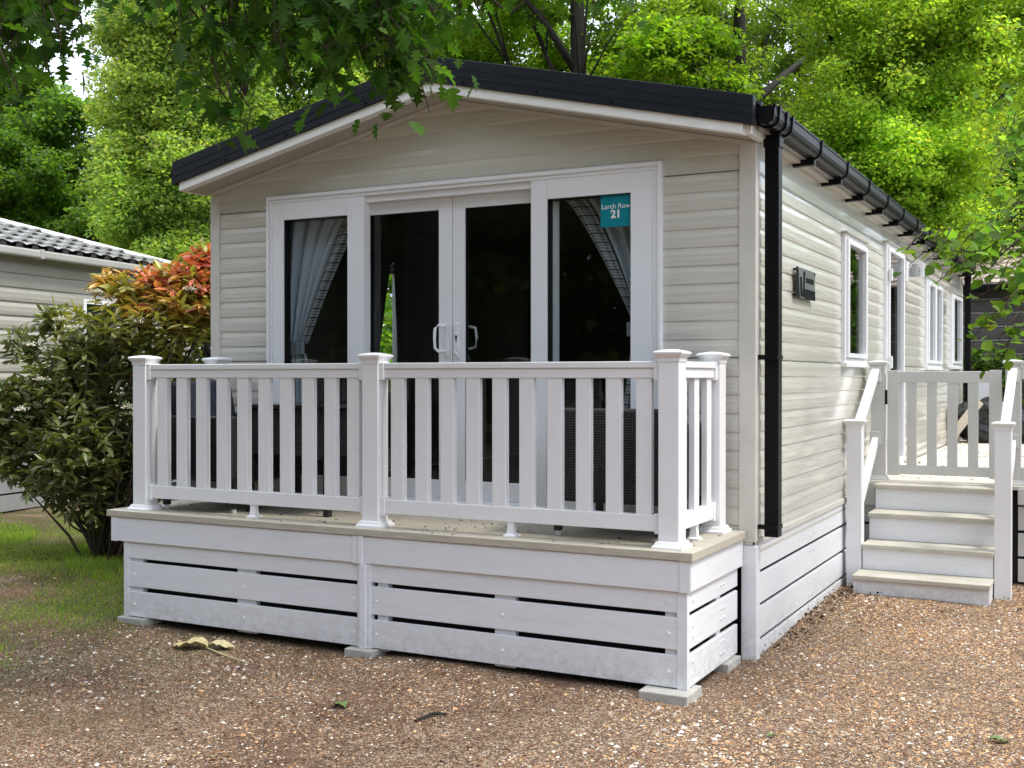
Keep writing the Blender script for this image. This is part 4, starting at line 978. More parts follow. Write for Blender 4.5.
G_OAK = (.115, .205, .042); G_PALE = (.285, .38, .115); G_LIME = (.31, .42, .075); G_MID = (.12, .20, .03); G_DARK = (.03, .06, .015); G_MAPLE = (.045, .105, .016)
tree('oak_tree', 'mid green oak with rounded clumps above the grey caravan roof', foot_of(70, 25), 6.2,
     [B(20, 180, 24, 2.0), B(75, 150, 24.5, 1.5), B(60, 225, 24, 2.4, 1.4), B(120, 230, 24, 1.4), B(-60, 150, 24, 2.5), B(35, 110, 25, .9, .4), B(0, 270, 23.5, 1.9)], 120000, .105, G_OAK, nclump=300, clump=.5, limbs=22)
tree('hornbeam_tree', 'tall pale green hornbeam rising beside the left eaves of the caravan', foot_of(225, 17.5), 11,
     [B(165, 40, 17, (.9, 1.0, 1.3), 1.3), B(155, 120, 17, (.8, .9, 1.0), 1.1), B(160, 190, 16.8, (.95, 1.0, 1.0), 1.1), B(200, 160, 16.6, (.9, .9, 1.0), 1.1), B(135, 70, 17, (.35, .5, .9), .35), B(190, 270, 16.5, (1.0, 1.0, .9)), B(235, 110, 17, 1.1), B(240, 0, 17, 1.6), B(135, 215, 16.5, .6, .4), B(160, -90, 17, 1.7), B(300, 60, 17.5, 1.4, .7), B(250, 190, 18, 1.0, .5), B(130, 10, 17.5, .7, .35), B(360, 30, 18, 1.2, .6)], 210000, .070, G_PALE, trunk_r=.2, nclump=1000, clump=.36, flat=.5, limbs=24, shell=.15)
tree('beech_tree', 'leafy green beech showing over the ridge of the caravan roof', foot_of(460, 22), 12,
     [B(400, 40, 21, 1.4), B(470, 20, 21, 1.5), B(530, 60, 21.5, 1.1), B(620, 60, 22, 1.3), B(540, -60, 22, 2.2), B(430, -60, 21, 2.0), B(480, 90, 21, 1.2), B(660, 20, 22, 1.3), B(350, 100, 21, 1.3)], 100000, .09, (.23, .34, .055), trunk_r=.16, nclump=300, clump=.42)
tree('ash_tree', 'tree with a thick dark trunk directly behind the roof slope', foot_of(576, 19), 13,
     [B(600, -90, 19, 2.0), B(640, 50, 19.5, .8, .5), B(520, -60, 19, 1.5)], 16000, .11, G_MID, limbs=5, trunk_r=.22, nclump=60, clump=.55)
tree('yew_tree', 'dark shaded tree with bare trunk left of the bright lime tree', foot_of(742, 22), 13,
     [B(690, 60, 25, 1.5), B(650, 100, 26, 1.3), B(760, 60, 27, 1.6), B(720, 130, 26, 1.4), B(800, 110, 27, 1.4), B(700, -20, 25, 2.0), B(780, -40, 26, 2.0), B(830, 60, 27, 1.4)], 48000, .11, (.13, .20, .035), trunk_r=.24, nclump=240, clump=.5, limbs=22)
tree('maple_sapling', 'young bright green maple between the dark trunks above the roof', foot_of(705, 18), 6.6,
     [B(708, 62, 18, .5), B(722, 88, 18, .35), B(660, 85, 18, .7), B(680, 40, 18, .45), B(640, 45, 18, .6)], 9000, .11, (.22, .34, .04), trunk_r=.07, nclump=40, clump=.35, limbs=12)
tree('lime_tree', 'large sunlit yellow green tree overhanging the long side of the caravan', foot_of(905, 20.5), 13,
     [B(895, 60, 19, (1.7, 2.0, 1.9), 1.4), B(885, 160, 18.8, (1.5, 1.6, 1.3), 1.2), B(930, 170, 18.5, (1.6, 1.5, 1.5), 1.1), B(960, 50, 19, 2.0, 1.2), B(1000, -20, 19, 2.4), B(880, -90, 19, 2.7), B(920, 240, 18.5, (1.0, 1.0, .7), .6), B(820, 150, 19, (1.0, 1.2, 1.0), .7), B(860, 210, 19.5, (1.1, 1.1, .8), .6), B(960, 270, 18.8, (.8, .8, .5), .4), B(820, -60, 19, 1.6, .6)], 340000, .074, G_LIME, trunk_r=.3, nclump=1700, clump=.42, flat=.6, limbs=30, shell=.1, var=.32)
tree('alder_tree', 'darker green tree at the right behind the hanging lime leaves', foot_of(1040, 24), 9,
     [B(1010, 170, 23, 1.6), B(980, 240, 23, 1.2), B(1060, 230, 23, 1.8), B(1080, 120, 23, 2), B(1030, 270, 23, 1.2)], 50000, .11, (.13, .25, .04), trunk_r=.2, nclump=80, clump=.55)
# woodland screens: more trees further back so the low gaps read as wood
k = 0
labs = ['dense dark tree far behind the left neighbour', 'dark woodland tree behind the left eaves', 'shadowy woodland tree far behind the roof ridge', 'dim tree in the wood far behind the dark trunk', 'deep green tree in the wood behind the lime tree', 'dark tree at the far right of the wood']
for (u, dep, hh), lab in zip([(-40, 36, 8), (230, 34, 9), (420, 36, 12), (640, 36, 13), (860, 34, 13), (1050, 34, 12)], labs):
    p = foot_of(u, dep)
    tree('woodland_tree', lab, p, hh, [((p[0], p[1], hh * .35), (4.2, 3, hh * .3), 1), ((p[0] + 1, p[1], hh * .75), (3.4, 2.6, hh * .28), 1)], 11000, .30, (.06, .11, .02), trunk_r=.3, nclump=70, clump=1.3, limbs=8)
# unseen trees added behind the camera and at right for the glass to reflect
back = [(-24, -10, 11, 'unseen added tree at the far left behind the viewpoint'), (-19, -13, 12, 'second added tree from the left in the row behind the viewpoint'), (-14.5, -15, 12, 'broad added tree out of view left of the viewpoint'), (-10.5, -17, 13, 'tall added tree out of view behind the maple'),
        (-6.5, -18.5, 13, 'tall added tree out of view just left of the viewpoint'), (-2, -19, 13, 'bushy added tree straight behind the viewpoint'), (4, -19, 13, 'added tree behind and right of the viewpoint'), (14, 8, 10, 'unseen added tree on the right beyond the side deck'), (13, 0, 8, 'leafy added tree out of view right of the gravel yard')]
for i, (x, y, hh, lab) in enumerate(back):
    rt_ = i >= 7
    tree('woodland_tree', lab, (x, y, 0), hh, [((x, y, 1.9), (3.0, 1.8, 1.9), .9), ((x, y, hh * .45), (3.4, 2.4, hh * .3), 1.2), ((x, y, hh * .78), (3.0, 2.4, hh * .22), .6)], 17000 if not rt_ else 24000, .34 if not rt_ else .26, (.045, .085, .016) if not rt_ else (.20, .32, .04), trunk_r=.3, nclump=110, clump=1.1, limbs=6, shell=.3)

n = 45000; x = rng.uniform(-46, 16, n); y = rng.uniform(-30, -25, n) + .12 * np.abs(x + 12); z = rng.uniform(0, 1, n) ** .8 * 10.5  # added leaf screen that closes bright sky gaps in the front glass reflections
tag(leaves('woodland', np.stack([x, y, z], 1), rng.uniform(.4, .8, n), *LEAF_RH, jit((.035, .065, .013), n, .3), M['leaf'], None, rotmats(n)), 'dense dark leaf screen added out of view behind the viewpoint', 'woodland', None, 'stuff')
# ---------------- near maple overhead: dark hanging sprays of big lobed leaves
def sprays(name, label, base, h, spots, per, size, col, tmpl, mat, trunk_r, hub, cat='tree', spread=.16, droop=-.75, twig_r=.005, limb_r=.05, group=None, dz=.6):
    base = Vector(base); t = thing(name, base, label, cat, group)
    P = []; az = []; tilt = []; tw = MB(); hub = Vector(hub)
    for (u, v, dep, sc) in spots:
        c = Vector(at(u, v, dep)); n = max(3, int(per * sc)); tip = c
        root = c + (hub - c).normalized() * random.uniform(.12, .3) * (1.2 if size > .09 else .6) + Vector((0, 0, .12))
        mid = root.lerp(tip, .55) + Vector(rng.normal(0, .03, 3)); tw.tube([root, mid, tip], [twig_r, twig_r * .7, twig_r * .35], 5)
        for k in range(n):
            q = random.random(); p = (root.lerp(mid, q / .55) if q < .55 else mid.lerp(tip, (q - .55) / .45)) + Vector(rng.normal(0, spread * (.5 + .7 * q), 3)) * math.sqrt(sc)
            P.append(tuple(p)); az.append(random.uniform(0, 6.28)); tilt.append(random.gauss(droop, .4))
            if k % 3 == 0: tw.tube([mid.lerp(tip, q * .6), p], [.0022, .0012], 4, cap=False)
    P = np.array(P); n = len(P)
    rot = rotmats(n, tilt=np.array(tilt), az=np.array(az), roll=rng.normal(0, .5, n))
    leaves('crown', P, size * rng.uniform(.5, 1.25, n), *tmpl, jit(col, n, .32), M[mat], t, rot)
    return t, tw
spots = []
def fill(u0, u1, vtop, vbot, dens, dep=(4.6, 6.2), sc=1.0):
    n = int((u1 - u0) * (vbot - vtop) / 1000 * dens)
    for _ in range(n): spots.append((random.uniform(u0, u1), random.uniform(vtop, vbot), random.uniform(*dep), sc))
fill(-60, 82, -80, 26, 4); fill(-40, 62, 26, 58, 4); fill(-30, 22, 56, 86, 3.5, sc=.7); spots += [(60, 60, 4.8, .6), (45, 72, 4.8, .5), (8, 105, 4.8, .5), (82, 45, 4.9, .4)]
fill(105, 200, -60, -2, 3); fill(150, 250, -20, 22, 2.4); fill(235, 300, -40, 66, 2.4); fill(215, 310, 72, 96, 2.4, sc=.6); spots += [(236, 122, 5.0, .7), (246, 132, 5.0, .6), (232, 108, 5, .8), (222, 100, 5.1, .8)]
fill(290, 440, -60, 60, 3.6); fill(380, 440, 50, 86, 4.2, (4.6, 5.4), .7); spots += [(400, 95, 4.9, .6), (412, 98, 4.9, .6), (390, 88, 4.9, .5), (422, 86, 5, .6), (385, 70, 5, .7), (330, 80, 5.3, .9), (350, 65, 5.3, .9)]
fill(300, 390, 50, 72, 3)
fill(440, 520, -60, 4, 2.4, sc=.8); fill(485, 530, 4, 30, 2.2, sc=.45); fill(530, 640, -80, -22, 2, sc=.7); spots += [(600, 14, 5.4, .5), (625, 10, 5.4, .5), (640, 12, 5.4, .5)]
fill(690, 900, -140, -50, 1.0)
HUB = (-2.6, -3.6, 5.2)
mt, tw = sprays('maple_tree', 'dark leaved maple whose sprays hang in front of the black roof trim', (-6.2, -6.4, 0), 9, spots, 19, .090, G_MAPLE, LEAF_MAPLE, 'leafnear', .3, HUB, spread=.10)
# limbs from trunk over the view
def wig(a, b, n, am):
    a = Vector(a); b = Vector(b); return [a.lerp(b, i / n) + Vector(rng.normal(0, am, 3)) * (0 if i in (0, n) else 1) for i in range(n + 1)]
L1 = wig((-6.2, -6.4, 4.4), HUB, 6, .12); tw.tube(L1, [.12, .11, .10, .085, .075, .065, .055], 10)
for tgt in (at(60, 20, 5.2), at(200, 20, 5.3), at(245, 95, 5.4), at(330, 40, 5.6), at(410, 60, 5.2), at(510, 15, 5.6), at(620, -20, 5.8), at(330, -60, 5.6), at(160, -30, 5.4), at(10, 40, 5.0)):
    p = wig(HUB, tgt, 6, .07); tw.tube(p, [.045, .036, .028, .021, .016, .011, .005], 7)
    for q in p[3:]:
        for _ in range(2): e = q + Vector(rng.normal(0, .12, 3)) + Vector((0, 0, .08)); tw.tube([q, q.lerp(e, .5) + Vector((0, 0, .03)), e], [.006, .004, .002], 5)
tw.tube([at(330, -60, 5.6), at(337, 5, 5.45), at(333, 50, 5.35), at(327, 94, 5.3)], [.013, .010, .008, .004], 6)
tw.build('branch', M['twig'], mt, smooth=True)
MB().tube([(-6.2, -6.4, -.3), (-6.2, -6.4, .4), (-6.15, -6.35, 2.4), (-6.2, -6.4, 4.4), (-6.0, -6.2, 7), (-5.9, -6.1, 9.5)], [.38, .28, .24, .21, .13, .05], 14).build('trunk', M['bark'], mt, smooth=True)

# ---------------- near lime branch on the right with heart shaped leaves
spots = []
for (u, v, sc, dep) in [(908, 266, .25, 5.2), (924, 262, .3, 5.3), (940, 262, .4, 5.4), (955, 258, .6, 5.6), (972, 256, .8, 5.7), (990, 254, .9, 5.8), (1008, 258, 1, 5.8), (1024, 262, 1, 5.8), (965, 275, .4, 5.5), (985, 276, .6, 5.6), (1006, 284, .8, 5.6), (1024, 292, .8, 5.6), (975, 300, .3, 5.4), (998, 310, .4, 5.5), (1018, 318, .5, 5.5), (985, 330, .3, 5.4), (972, 348, .3, 5.4), (992, 352, .3, 5.4), (984, 372, .25, 5.4), (1010, 232, .9, 6), (1030, 215, 1, 6), (985, 236, .5, 6), (1045, 250, 1, 6), (1045, 290, 1, 6), (1012, 205, .6, 6.2), (1035, 180, .8, 6.2), (1020, 160, .5, 6.3), (935, 285, .15, 5.3)]:
    spots.append((u, v, dep, sc)); spots.append((u + random.uniform(-4, 14), v + random.uniform(-8, 6), dep + random.uniform(-.2, .4), sc * .8))
lt, tw = sprays('lime_sapling', 'low branch of heart shaped leaves reaching in from the right above the side deck', (4.6, .6, 0), 5, spots + [(random.uniform(985, 1070), random.uniform(110, 250), random.uniform(6.4, 7.4), .6) for _ in range(36)], 24, .056, (.10, .185, .032), LEAF_LIME, 'leafnear', .1, (3.4, .4, 2.9), spread=.075, droop=-.35, twig_r=.003)
hubr = Vector((3.4, .4, 2.9)); tw.tube(wig((4.6, .6, 2.4), hubr, 4, .05), [.05, .045, .04, .034, .028], 8)
for tgt in (at(1000, 262, 5.7), at(1020, 220, 6), at(1010, 310, 5.5), at(950, 270, 5.5), at(1030, 170, 6.1)):
    tw.tube(wig(hubr, tgt, 5, .05), [.016, .012, .009, .006, .004, .002], 6)
tw.build('branch', M['twig'], lt, smooth=True)
MB().tube([(4.6, .6, -.2), (4.6, .6, .2), (4.65, .62, 1.6), (4.6, .6, 2.6), (4.5, .7, 4.4)], [.12, .09, .08, .07, .03], 10).build('trunk', M['bark'], lt, smooth=True)

# ------------------------------------------------------------------ shrubs
def shrub(name, label, base, blobs, n, size, colf, mat='leafgloss', tmpl=LEAF_LANCE, whorl=7, stems=16, flowers=(), cat='shrub', group=None, stemcol='twig'):
    base = Vector(base); t = thing(name, base, label, cat, group)
    wts = np.array([b[2] for b in blobs], float); wts /= wts.sum(); cen = []
    for (c, r, _), w_ in zip(blobs, wts):
        m_ = int(n * w_ / whorl) + 1; d = rng.normal(size=(m_, 3)); d /= np.linalg.norm(d, axis=1, keepdims=True)
        cen.append(np.array(c) + d * rng.uniform(.15, 1.0, (m_, 1)) ** .5 * np.array(r))
    cen = np.concatenate(cen); cen = cen[cen[:, 2] > .06]; N = len(cen)
    # whorl axis points up and outwards
    P = np.repeat(cen, whorl, 0); az = rng.uniform(0, 6.28, N * whorl); base_t = np.repeat(rng.normal(.35, .4, N), whorl)
    tilt = base_t + rng.normal(0, .35, N * whorl) - .25
    P = P + np.stack([0 * az, 0 * az, rng.uniform(-.05, .04, len(az))], 1)
    hcen = np.repeat(rng.random(N), whorl)
    cols = colf(P, hcen); rot = rotmats(len(P), tilt=tilt, az=az, roll=rng.normal(0, .5, len(P)))
    leaves('foliage', P, size * rng.uniform(.65, 1.25, len(P)), *tmpl, cols, M[mat], t, rot)
    mb = MB()
    for s in rng.choice(N, min(stems, N), replace=False):
        c = Vector(cen[s]); b0 = base + Vector((random.uniform(-.15, .15), random.uniform(-.15, .15), -.05)); m1 = b0.lerp(c, .45) + Vector((random.uniform(-.1, .1), random.uniform(-.1, .1), .08))
        mb.tube([b0, b0.lerp(m1, .5) + Vector((0, 0, .05)), m1, c], [.016, .012, .008, .003], 6)
    mb.build('stem', M[stemcol], t, smooth=True)
    if len(flowers):
        Pf = []
        for f in flowers:
            c = np.array(f); d = rng.normal(size=(90, 3)); d /= np.linalg.norm(d, axis=1, keepdims=True); d[:, 2] = np.abs(d[:, 2]) * .5; Pf.append(c + d * rng.uniform(.2, 1, (90, 1)) * .075)
        Pf = np.concatenate(Pf); leaves('blossom', Pf, .016 * np.ones(len(Pf)), *LEAF_OV, jit((.62, .60, .50), len(Pf), .08), M['litter'], t, rotmats(len(Pf)))
    return t
def photinia_col(P, h):
    n = len(P); z = P[:, 2]; c = np.zeros((n, 3)); k = np.exp(rng.normal(0, .22, n))[:, None]
    # new growth is red near the top, especially at the right by the caravan corner
    s = P @ RT; s = (s - s.min()) / (s.max() - s.min())
    red = z + .8 * (s - .25) + .5 * (h - .5)
    green = np.array((.15, .18, .06)); olive = np.array((.32, .31, .08)); orange = np.array((.48, .29, .08)); rd = np.array((.66, .20, .14))
    c[:] = green; c[rng.random(n) < .22] = (.15, .15, .07); q = red > 2.0; c[q] = olive; q = (red > 2.4) & (h > .3); c[q] = orange; q = (red > 2.68) & (h > .2); c[q] = rd
    q = (h > .975) & (z > 1.3); c[q] = (.25, .05, .04)
    return np.clip(c * k, .01, .8)
Bp = [B(60, 410, 9.6, .42, 1.2), B(105, 345, 9.5, .36, .8), B(95, 450, 9.3, .42, 1.2), B(160, 330, 9.3, .36, 1.0), B(175, 400, 9.4, .40, 1.1), B(200, 300, 9.2, .26, .8), B(205, 268, 9.2, .14, .35), B(165, 285, 9.3, .20, .5), B(135, 295, 9.4, .18, .4), B(130, 420, 9.6, .5, 1.2), B(30, 450, 9.6, .36, .8), B(100, 490, 9.3, .32, .7), B(190, 460, 9.5, .4, .7), B(25, 345, 9.6, .16, .15), B(50, 320, 9.6, .12, .14), B(15, 400, 9.6, .2, .3), B(250, 380, 9.8, .3, .3), B(108, 285, 9.5, .10, .12)]
shrub('red_tipped_shrub', 'large photinia shrub with red and orange tips beside the left corner of the deck', (-5.55, .75, 0), Bp + [B(85, 455, 9.2, .34, .6), B(15, 430, 9.6, .26, .5), B(75, 380, 9.5, .34, .7), B(60, 475, 9.4, .32, .5), B(120, 480, 9.6, .3, .4), B(210, 278, 9.3, .22, .5), B(195, 310, 9.2, .3, .5)], 17000, .115, photinia_col, stems=60,
      flowers=[at(140, 322, 9.0), at(42, 380, 9.1), at(70, 328, 9.2), at(30, 345, 9.2), at(130, 408, 9.0), at(190, 215 + 75, 8.9), at(60, 315 + 5, 9.2), at(22, 410, 9.1), at(95, 258 + 34, 9.2)])
shrub('reflected_hazel_bush', 'leafy green hazel bush added out of view beyond the side deck', (2.1, 10.7, 0), [((2.1, 10.7, 1.6), (.9, .8, 1.5), 1), ((2.3, 10.9, 3.4), (1.1, .8, 1.3), .9)], 11000, .12, lambda P, h: jit((.18, .30, .05), len(P), .3), tmpl=LEAF_OV, mat='leaf')  # unseen bush added so the side window reflects green
shrub('laurel_bush', 'tall green laurel bush in the gap behind the left caravan window', (-6.3, 5.6, 0), [((-6.3, 5.6, 1.3), (1.1, .9, 1.2), 1.5), ((-6.9, 6.6, 1.9), (1.2, 1, 1.3), 1)], 7000, .12, lambda P, h: jit((.22, .34, .06), len(P), .25), tmpl=LEAF_OV, mat='leaf')
shrub('small_green_shrub', 'small bright green shrub behind the gate beside the black downpipe', (.9, 10.6, 0), [B(985, 365, 16.5, (.35, .3, .3)), B(1005, 372, 16.5, .3), B(992, 395, 16.5, .4, 1.3), B(970, 372, 16.5, .25, .6)], 1500, .09, lambda P, h: jit((.09, .16, .03), len(P), .25), tmpl=LEAF_OV, mat='leaf')

# ------------------------------------------------------------------ ground cover
def inside_things(x, y):
    a = (x > SX0 - .02) & (x < SX1 + .02) & (y > SY - .0) & (y < 0); b = (x > -W) & (x < .0) & (y >= 0) & (y < L)
    c = (x > .13) & (x < 1.02) & (y > 1.98) & (y < 3); d = (x > 0) & (y > 2.9) & (y < YE) & (x < XE)
    return a | b | c | d
def scatter(n, x0, x1, y0, y1, keep):
    x = rng.uniform(x0, x1, n); y = rng.uniform(y0, y1, n); k = keep(x, y) & ~inside_things(x, y); return x[k], y[k]
def vis(x, y):
    dx = x - CAM[0]; dy = y - CAM[1]; dep = dx * _fw[0] + dy * _fw[1]; lat = dx * RT[0] + dy * RT[1]
    return (dep > 3.2) & (np.abs(lat) < dep * .52 + .3)
def vnoise(x, y, s, seed=0):
    q = np.random.default_rng(seed); v = 0
    for i in range(7): a = q.uniform(0, 6.28); f = s * q.uniform(.6, 2.2); v = v + np.sin((x * math.cos(a) + y * math.sin(a)) * f + q.uniform(0, 6.28))
    return v / 7
OCT = ([(1, 0, 0), (.25, .9, .05), (-.85, .5, 0), (-.7, -.6, .05), (.35, -.85, 0), (.1, .05, .62)], [(0, 1, 5), (1, 2, 5), (2, 3, 5), (3, 4, 5), (4, 0, 5)])
x, y = scatter(430000, -5.5, 3.6, -4.2, 3.0, lambda x, y: vis(x, y) & (np.random.default_rng(3).random(len(x)) < np.clip(.20 + .78 * np.clip((x + .6) / 1.2, 0, 1) + .5 * vnoise(x, y, 2.6, 5), .04, 1)) & ~((x < -3.7) & (y > -1.3) & (np.random.default_rng(8).random(len(x)) > .12)))
n = len(x); P = np.stack([x, y, gz(x, y) - .001], 1); pal = np.array([(.46, .27, .14), (.52, .39, .26), (.28, .145, .075), (.74, .68, .60), (.19, .10, .06), (.55, .34, .165), (.36, .31, .26)])
rightness = np.clip((x + .6) / 1.2, 0, 1)
ci = np.where(rng.random(n) < .4 + .3 * rightness, rng.choice([0, 2, 5, 0], n), rng.choice([1, 3, 4, 6, 1], n)); cols = pal[ci] * np.exp(rng.normal(0, .2, (n, 1)))
sz = np.exp(rng.normal(math.log(.0048), .40, n)); sz[rng.random(n) < .012] *= 1.8; sz = np.minimum(sz, .017)
rot = rotmats(n, tilt=rng.normal(0, .25, n), roll=rng.normal(0, .25, n))
big = (rng.random(n) < .018 * np.clip(1 - rightness + .25, 0, 1) * np.clip(.5 + 1.8 * vnoise(x, y, 2.2, 44), 0, 3)); sz[big] = rng.uniform(.009, .017, big.sum()); cols[big] = np.array((.62, .57, .50)) * np.exp(rng.normal(0, .18, (big.sum(), 1))); cols *= np.exp(.25 * vnoise(x, y, 1.3, 45))[:, None]
tag(leaves('gravel', P, sz, *OCT, cols, M['litter'], None, rot), 'small tan and cream pebbles scattered over the yard', 'gravel', None, 'stuff')
# brown litter flakes (bud scales, needles)
x, y = scatter(290000, -6.5, 3.6, -4.2, 3.0, lambda x, y: vis(x, y) & (np.random.default_rng(4).random(len(x)) < np.clip(.95 - .72 * np.clip((x + .8) / 1.3, 0, 1) + .5 * vnoise(x, y, 2.3, 9), .05, 1)) & (vnoise(x, y, .9, 12) > -.9))
n = len(x); P = np.stack([x, y, gz(x, y) + rng.uniform(.001, .007, n)], 1); pal = np.array([(.16, .070, .040), (.21, .10, .055), (.10, .048, .030), (.26, .14, .075), (.14, .11, .045)]) 
cols = pal[rng.integers(0, 5, n)] * np.exp(rng.normal(0, .25, (n, 1)) + .6 * vnoise(x, y, 3.0, 17)[:, None] + .3 * vnoise(x, y, .8, 18)[:, None])
tag(leaves('leaf_litter', P, np.exp(rng.normal(math.log(.010), .4, n)), *LEAF_LANCE, cols, M['litter'], None, rotmats(n, tilt=rng.normal(0, .3, n), roll=rng.normal(0, .4, n))), 'brown bud scales and dry leaf scraps lying over the gravel', 'leaf litter', None, 'stuff')
# dead leaves along the skirting
xx = []; 
x = np.concatenate([rng.uniform(.01, .16, 260), rng.uniform(.02, .35, 60), rng.uniform(1.0, 1.5, 70), rng.uniform(-8, -4.5, 200)]); y = np.concatenate([rng.uniform(.1, 2.9, 260), rng.uniform(1.7, 2.8, 60), rng.uniform(1.9, 2.9, 70), rng.uniform(-.2, 2.0, 200)])
n = len(x); P = np.stack([x, y, gz(x, y) + rng.uniform(.004, .03, n)], 1); cols = np.array([(.06, .035, .022), (.10, .06, .035), (.16, .10, .05)])[rng.integers(0, 3, n)] * np.exp(rng.normal(0, .2, (n, 1)))
tag(leaves('dead_leaves', P, rng.uniform(.012, .034, n), *LEAF_OV, cols * .7, M['litter'], None, rotmats(n)), 'curled dead leaves collected along the foot of the skirting', 'dead leaves', None, 'stuff')
# grass
BL = ([(0, -.05, 0), (0, .05, 0), (.18, .035, .55), (.18, -.035, .55), (.5, 0, 1)], [(0, 1, 2, 3), (3, 2, 4)])
def grassmask(x, y):
    edge = np.clip((-x - 3.2) / .7 + .35 * vnoise(x, y, 2.5, 21), 0, 1) * np.clip((y + 2.5 - .35 * (-x - 3.8)) / 1.3 + .5 * vnoise(x, y, 1.8, 22), 0, 1)
    patch = np.clip(.55 + 1.7 * vnoise(x, y, 2.4, 23), .03, 1); return edge * patch
x, y = scatter(330000, -9.5, -3.3, -3.2, 3.0, lambda x, y: vis(x, y) & (rng.random(len(x)) < grassmask(x, y)))
n = len(x); P = np.stack([x, y, gz(x, y) - .004], 1); h = rng.uniform(.014, .055, n) * np.where(vnoise(x, y, 1.3, 30) > 0, 1.2, .7)
cols = np.array([(.19, .33, .05), (.27, .36, .07), (.14, .25, .04), (.36, .31, .13)])[rng.choice(4, n, p=[.4, .25, .22, .13])] * np.exp(rng.normal(0, .2, (n, 1)))
rot = np.zeros((n, 3, 3)); a = rng.uniform(0, 6.28, n); rot[:, 0, 0] = np.cos(a); rot[:, 1, 0] = np.sin(a); rot[:, 0, 1] = -np.sin(a); rot[:, 1, 1] = np.cos(a); rot[:, 2, 2] = 1
rot[:, 0, 2] = rng.normal(0, .25, n); rot[:, 1, 2] = rng.normal(0, .25, n)
tag(leaves('grass', P, h, *BL, cols, M['leaf'], None, rot), 'patchy short grass left of the deck', 'grass', None, 'stuff')
# clover leaves
x, y = scatter(9000, -9, -3.3, -3.2, 2, lambda x, y: vis(x, y) & (vnoise(x, y, 2.2, 41) > .12) & (rng.random(len(x)) < grassmask(x, y) * .8 + .05)); n = len(x)
tag(leaves('ground_weeds', np.stack([x, y, gz(x, y) + rng.uniform(.004, .02, n)], 1), rng.uniform(.012, .03, n), *LEAF_OV, jit((.075, .12, .03), n, .3), M['leaf'], None, rotmats(n, tilt=rng.normal(.1, .3, n))), 'small round weed leaves among the grass', 'weeds', None, 'stuff')
# fallen leaves
def fallen(name, label, c, size, col, rotz, parts=1, stalk=0):
    t = thing(name, c, label, 'fallen leaf'); n = 1
    T = np.array(LEAF_OV[0]); nu = 9; V = []; Fc = []
    for i in range(nu + 1):
        s = i / nu; wdt = .36 * math.sin(math.pi * min(1, s * .93 + .05)) ** .7
        for j in (-2, -1, 0, 1, 2): V.append((s, j / 2 * wdt * (1 + .16 * math.sin(i * 4.1 + j)), .13 * abs(j) ** 1.2 * .5 + .08 * math.sin(s * 5) + .03 * math.sin(i * 2.3 + j * 2)))
    for i in range(nu):
        for j in range(4): k_ = i * 5 + j; Fc.append((k_, k_ + 1, k_ + 6, k_ + 5))
    me = bpy.data.meshes.new('blade'); me.from_pydata(V, [], Fc); me.transform(Matrix.Translation(c) @ Matrix.Rotation(rotz, 4, 'Z') @ Matrix.Scale(size, 4)); me.polygons.foreach_set('use_smooth', [True] * len(me.polygons))
    link('blade', me, pmat('dry_blade', col, .7, var=.12, scale=30), t)
    if stalk:
        d = Vector((math.cos(rotz), math.sin(rotz), 0)) * -1; c = Vector(c); MB().tube([c, c + d * stalk * .5 + Vector((0, 0, .008)), c + d * stalk + Vector((.01, 0, .0))], [.0035, .003, .002], 5).build('stalk', M['straw'], t)
    return t
M['straw'] = pmat('dry_stalk', (.42, .36, .17), .6)
def gp(u, v):
    r_ = FW + RT * (u - 512) / F + UPV * (384 - v) / F; s = (0 - CAM[2]) / r_[2]; p = CAM + r_ * s; return (p[0], p[1], float(gz(p[0], p[1])) + .008)
c = gp(207, 646)
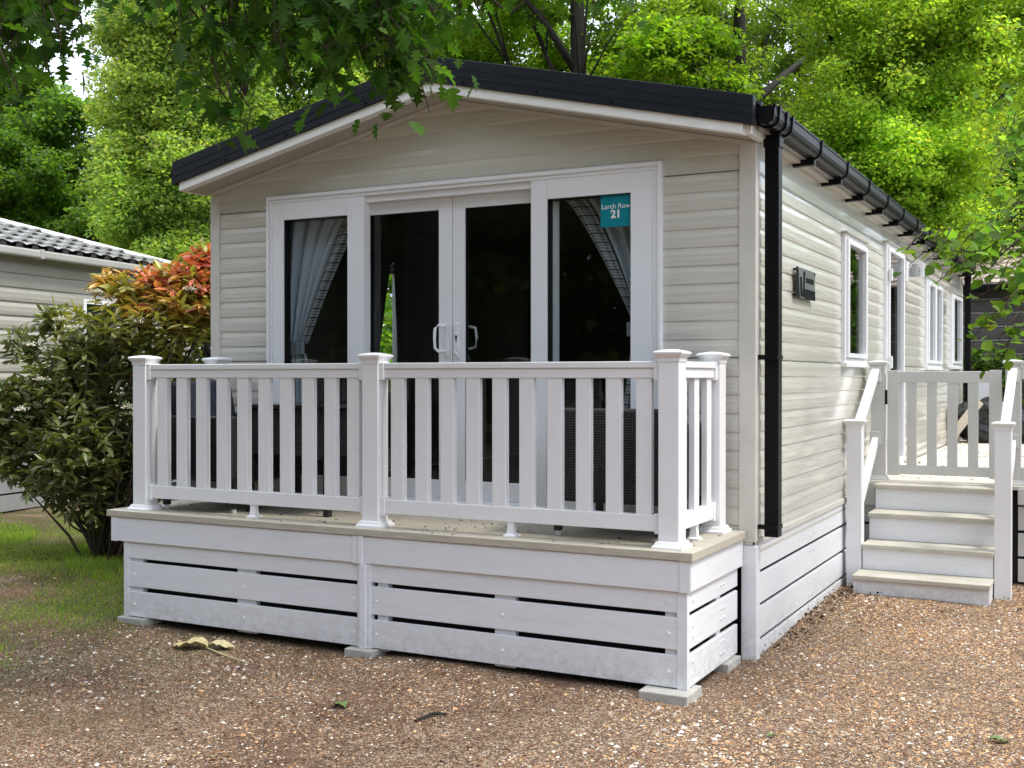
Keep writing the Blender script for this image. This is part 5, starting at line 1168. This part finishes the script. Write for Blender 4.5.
fallen('fallen_leaf', 'large yellowed leaf with a long pale stalk lying in front of the deck', c, .20, (.50, .43, .21), R(200), stalk=.0)
MB().tube([c, tuple(Vector(gp(225, 655)) + Vector((0, 0, .01))), tuple(Vector(gp(248, 664)) + Vector((0, 0, .008)))], [.006, .0055, .004], 5).build('stalk', M['straw'], bpy.data.objects['fallen_leaf'])
fallen('fallen_leaf', 'smaller paler half of a yellowed leaf beside the stalk in front of the deck', (c[0] + .0, c[1] + .015, c[2]), .15, (.52, .45, .25), R(20))
fallen('fallen_leaf', 'fresh green leaf on the gravel in front of the centre of the deck', gp(345, 707), .085, (.12, .20, .05), R(160))
fallen('fallen_leaf', 'tiny green leaf scrap near the bottom right of the gravel', gp(990, 741), .07, (.12, .17, .05), R(10))
fallen('fallen_leaf', 'tiny green leaf scrap on the gravel right of the deck corner', gp(768, 735), .045, (.10, .17, .04), R(60))
o = MB().tube([gp(415, 722), tuple(Vector(gp(432, 717)) + Vector((0, 0, .006))), gp(447, 716)], [.006, .008, .005], 7).build('twig', M['bark'], None, origin=gp(430, 718)); tag(o, 'short dark twig lying on the gravel in front of the deck', 'twig')
# debris on the deck boards
x = rng.uniform(XL + .1, XR - .05, 230); y = rng.uniform(-.88, -.05, 230); n = 230
tag(leaves('deck_debris', np.stack([x, y, np.full(n, ZD + .004)], 1), rng.uniform(.008, .028, n), *LEAF_OV, jit((.08, .05, .03), n, .3), M['litter'], None, rotmats(n, tilt=rng.normal(0, .2, n), roll=rng.normal(0, .2, n))), 'dark leaf scraps scattered on the front deck boards', 'leaf litter', None, 'stuff')
x = rng.uniform(.1, 1.5, 200); y = rng.uniform(3.2, 9.0, 200); n = 200
tag(leaves('side_deck_debris', np.stack([x, y, np.full(n, ZS + .004)], 1), rng.uniform(.02, .05, n), *LEAF_OV, jit((.22, .14, .08), n, .3), M['litter'], None, rotmats(n, tilt=rng.normal(0, .2, n), roll=rng.normal(0, .2, n))), 'dry leaf scraps scattered on the side deck behind the gate', 'leaf litter', None, 'stuff')
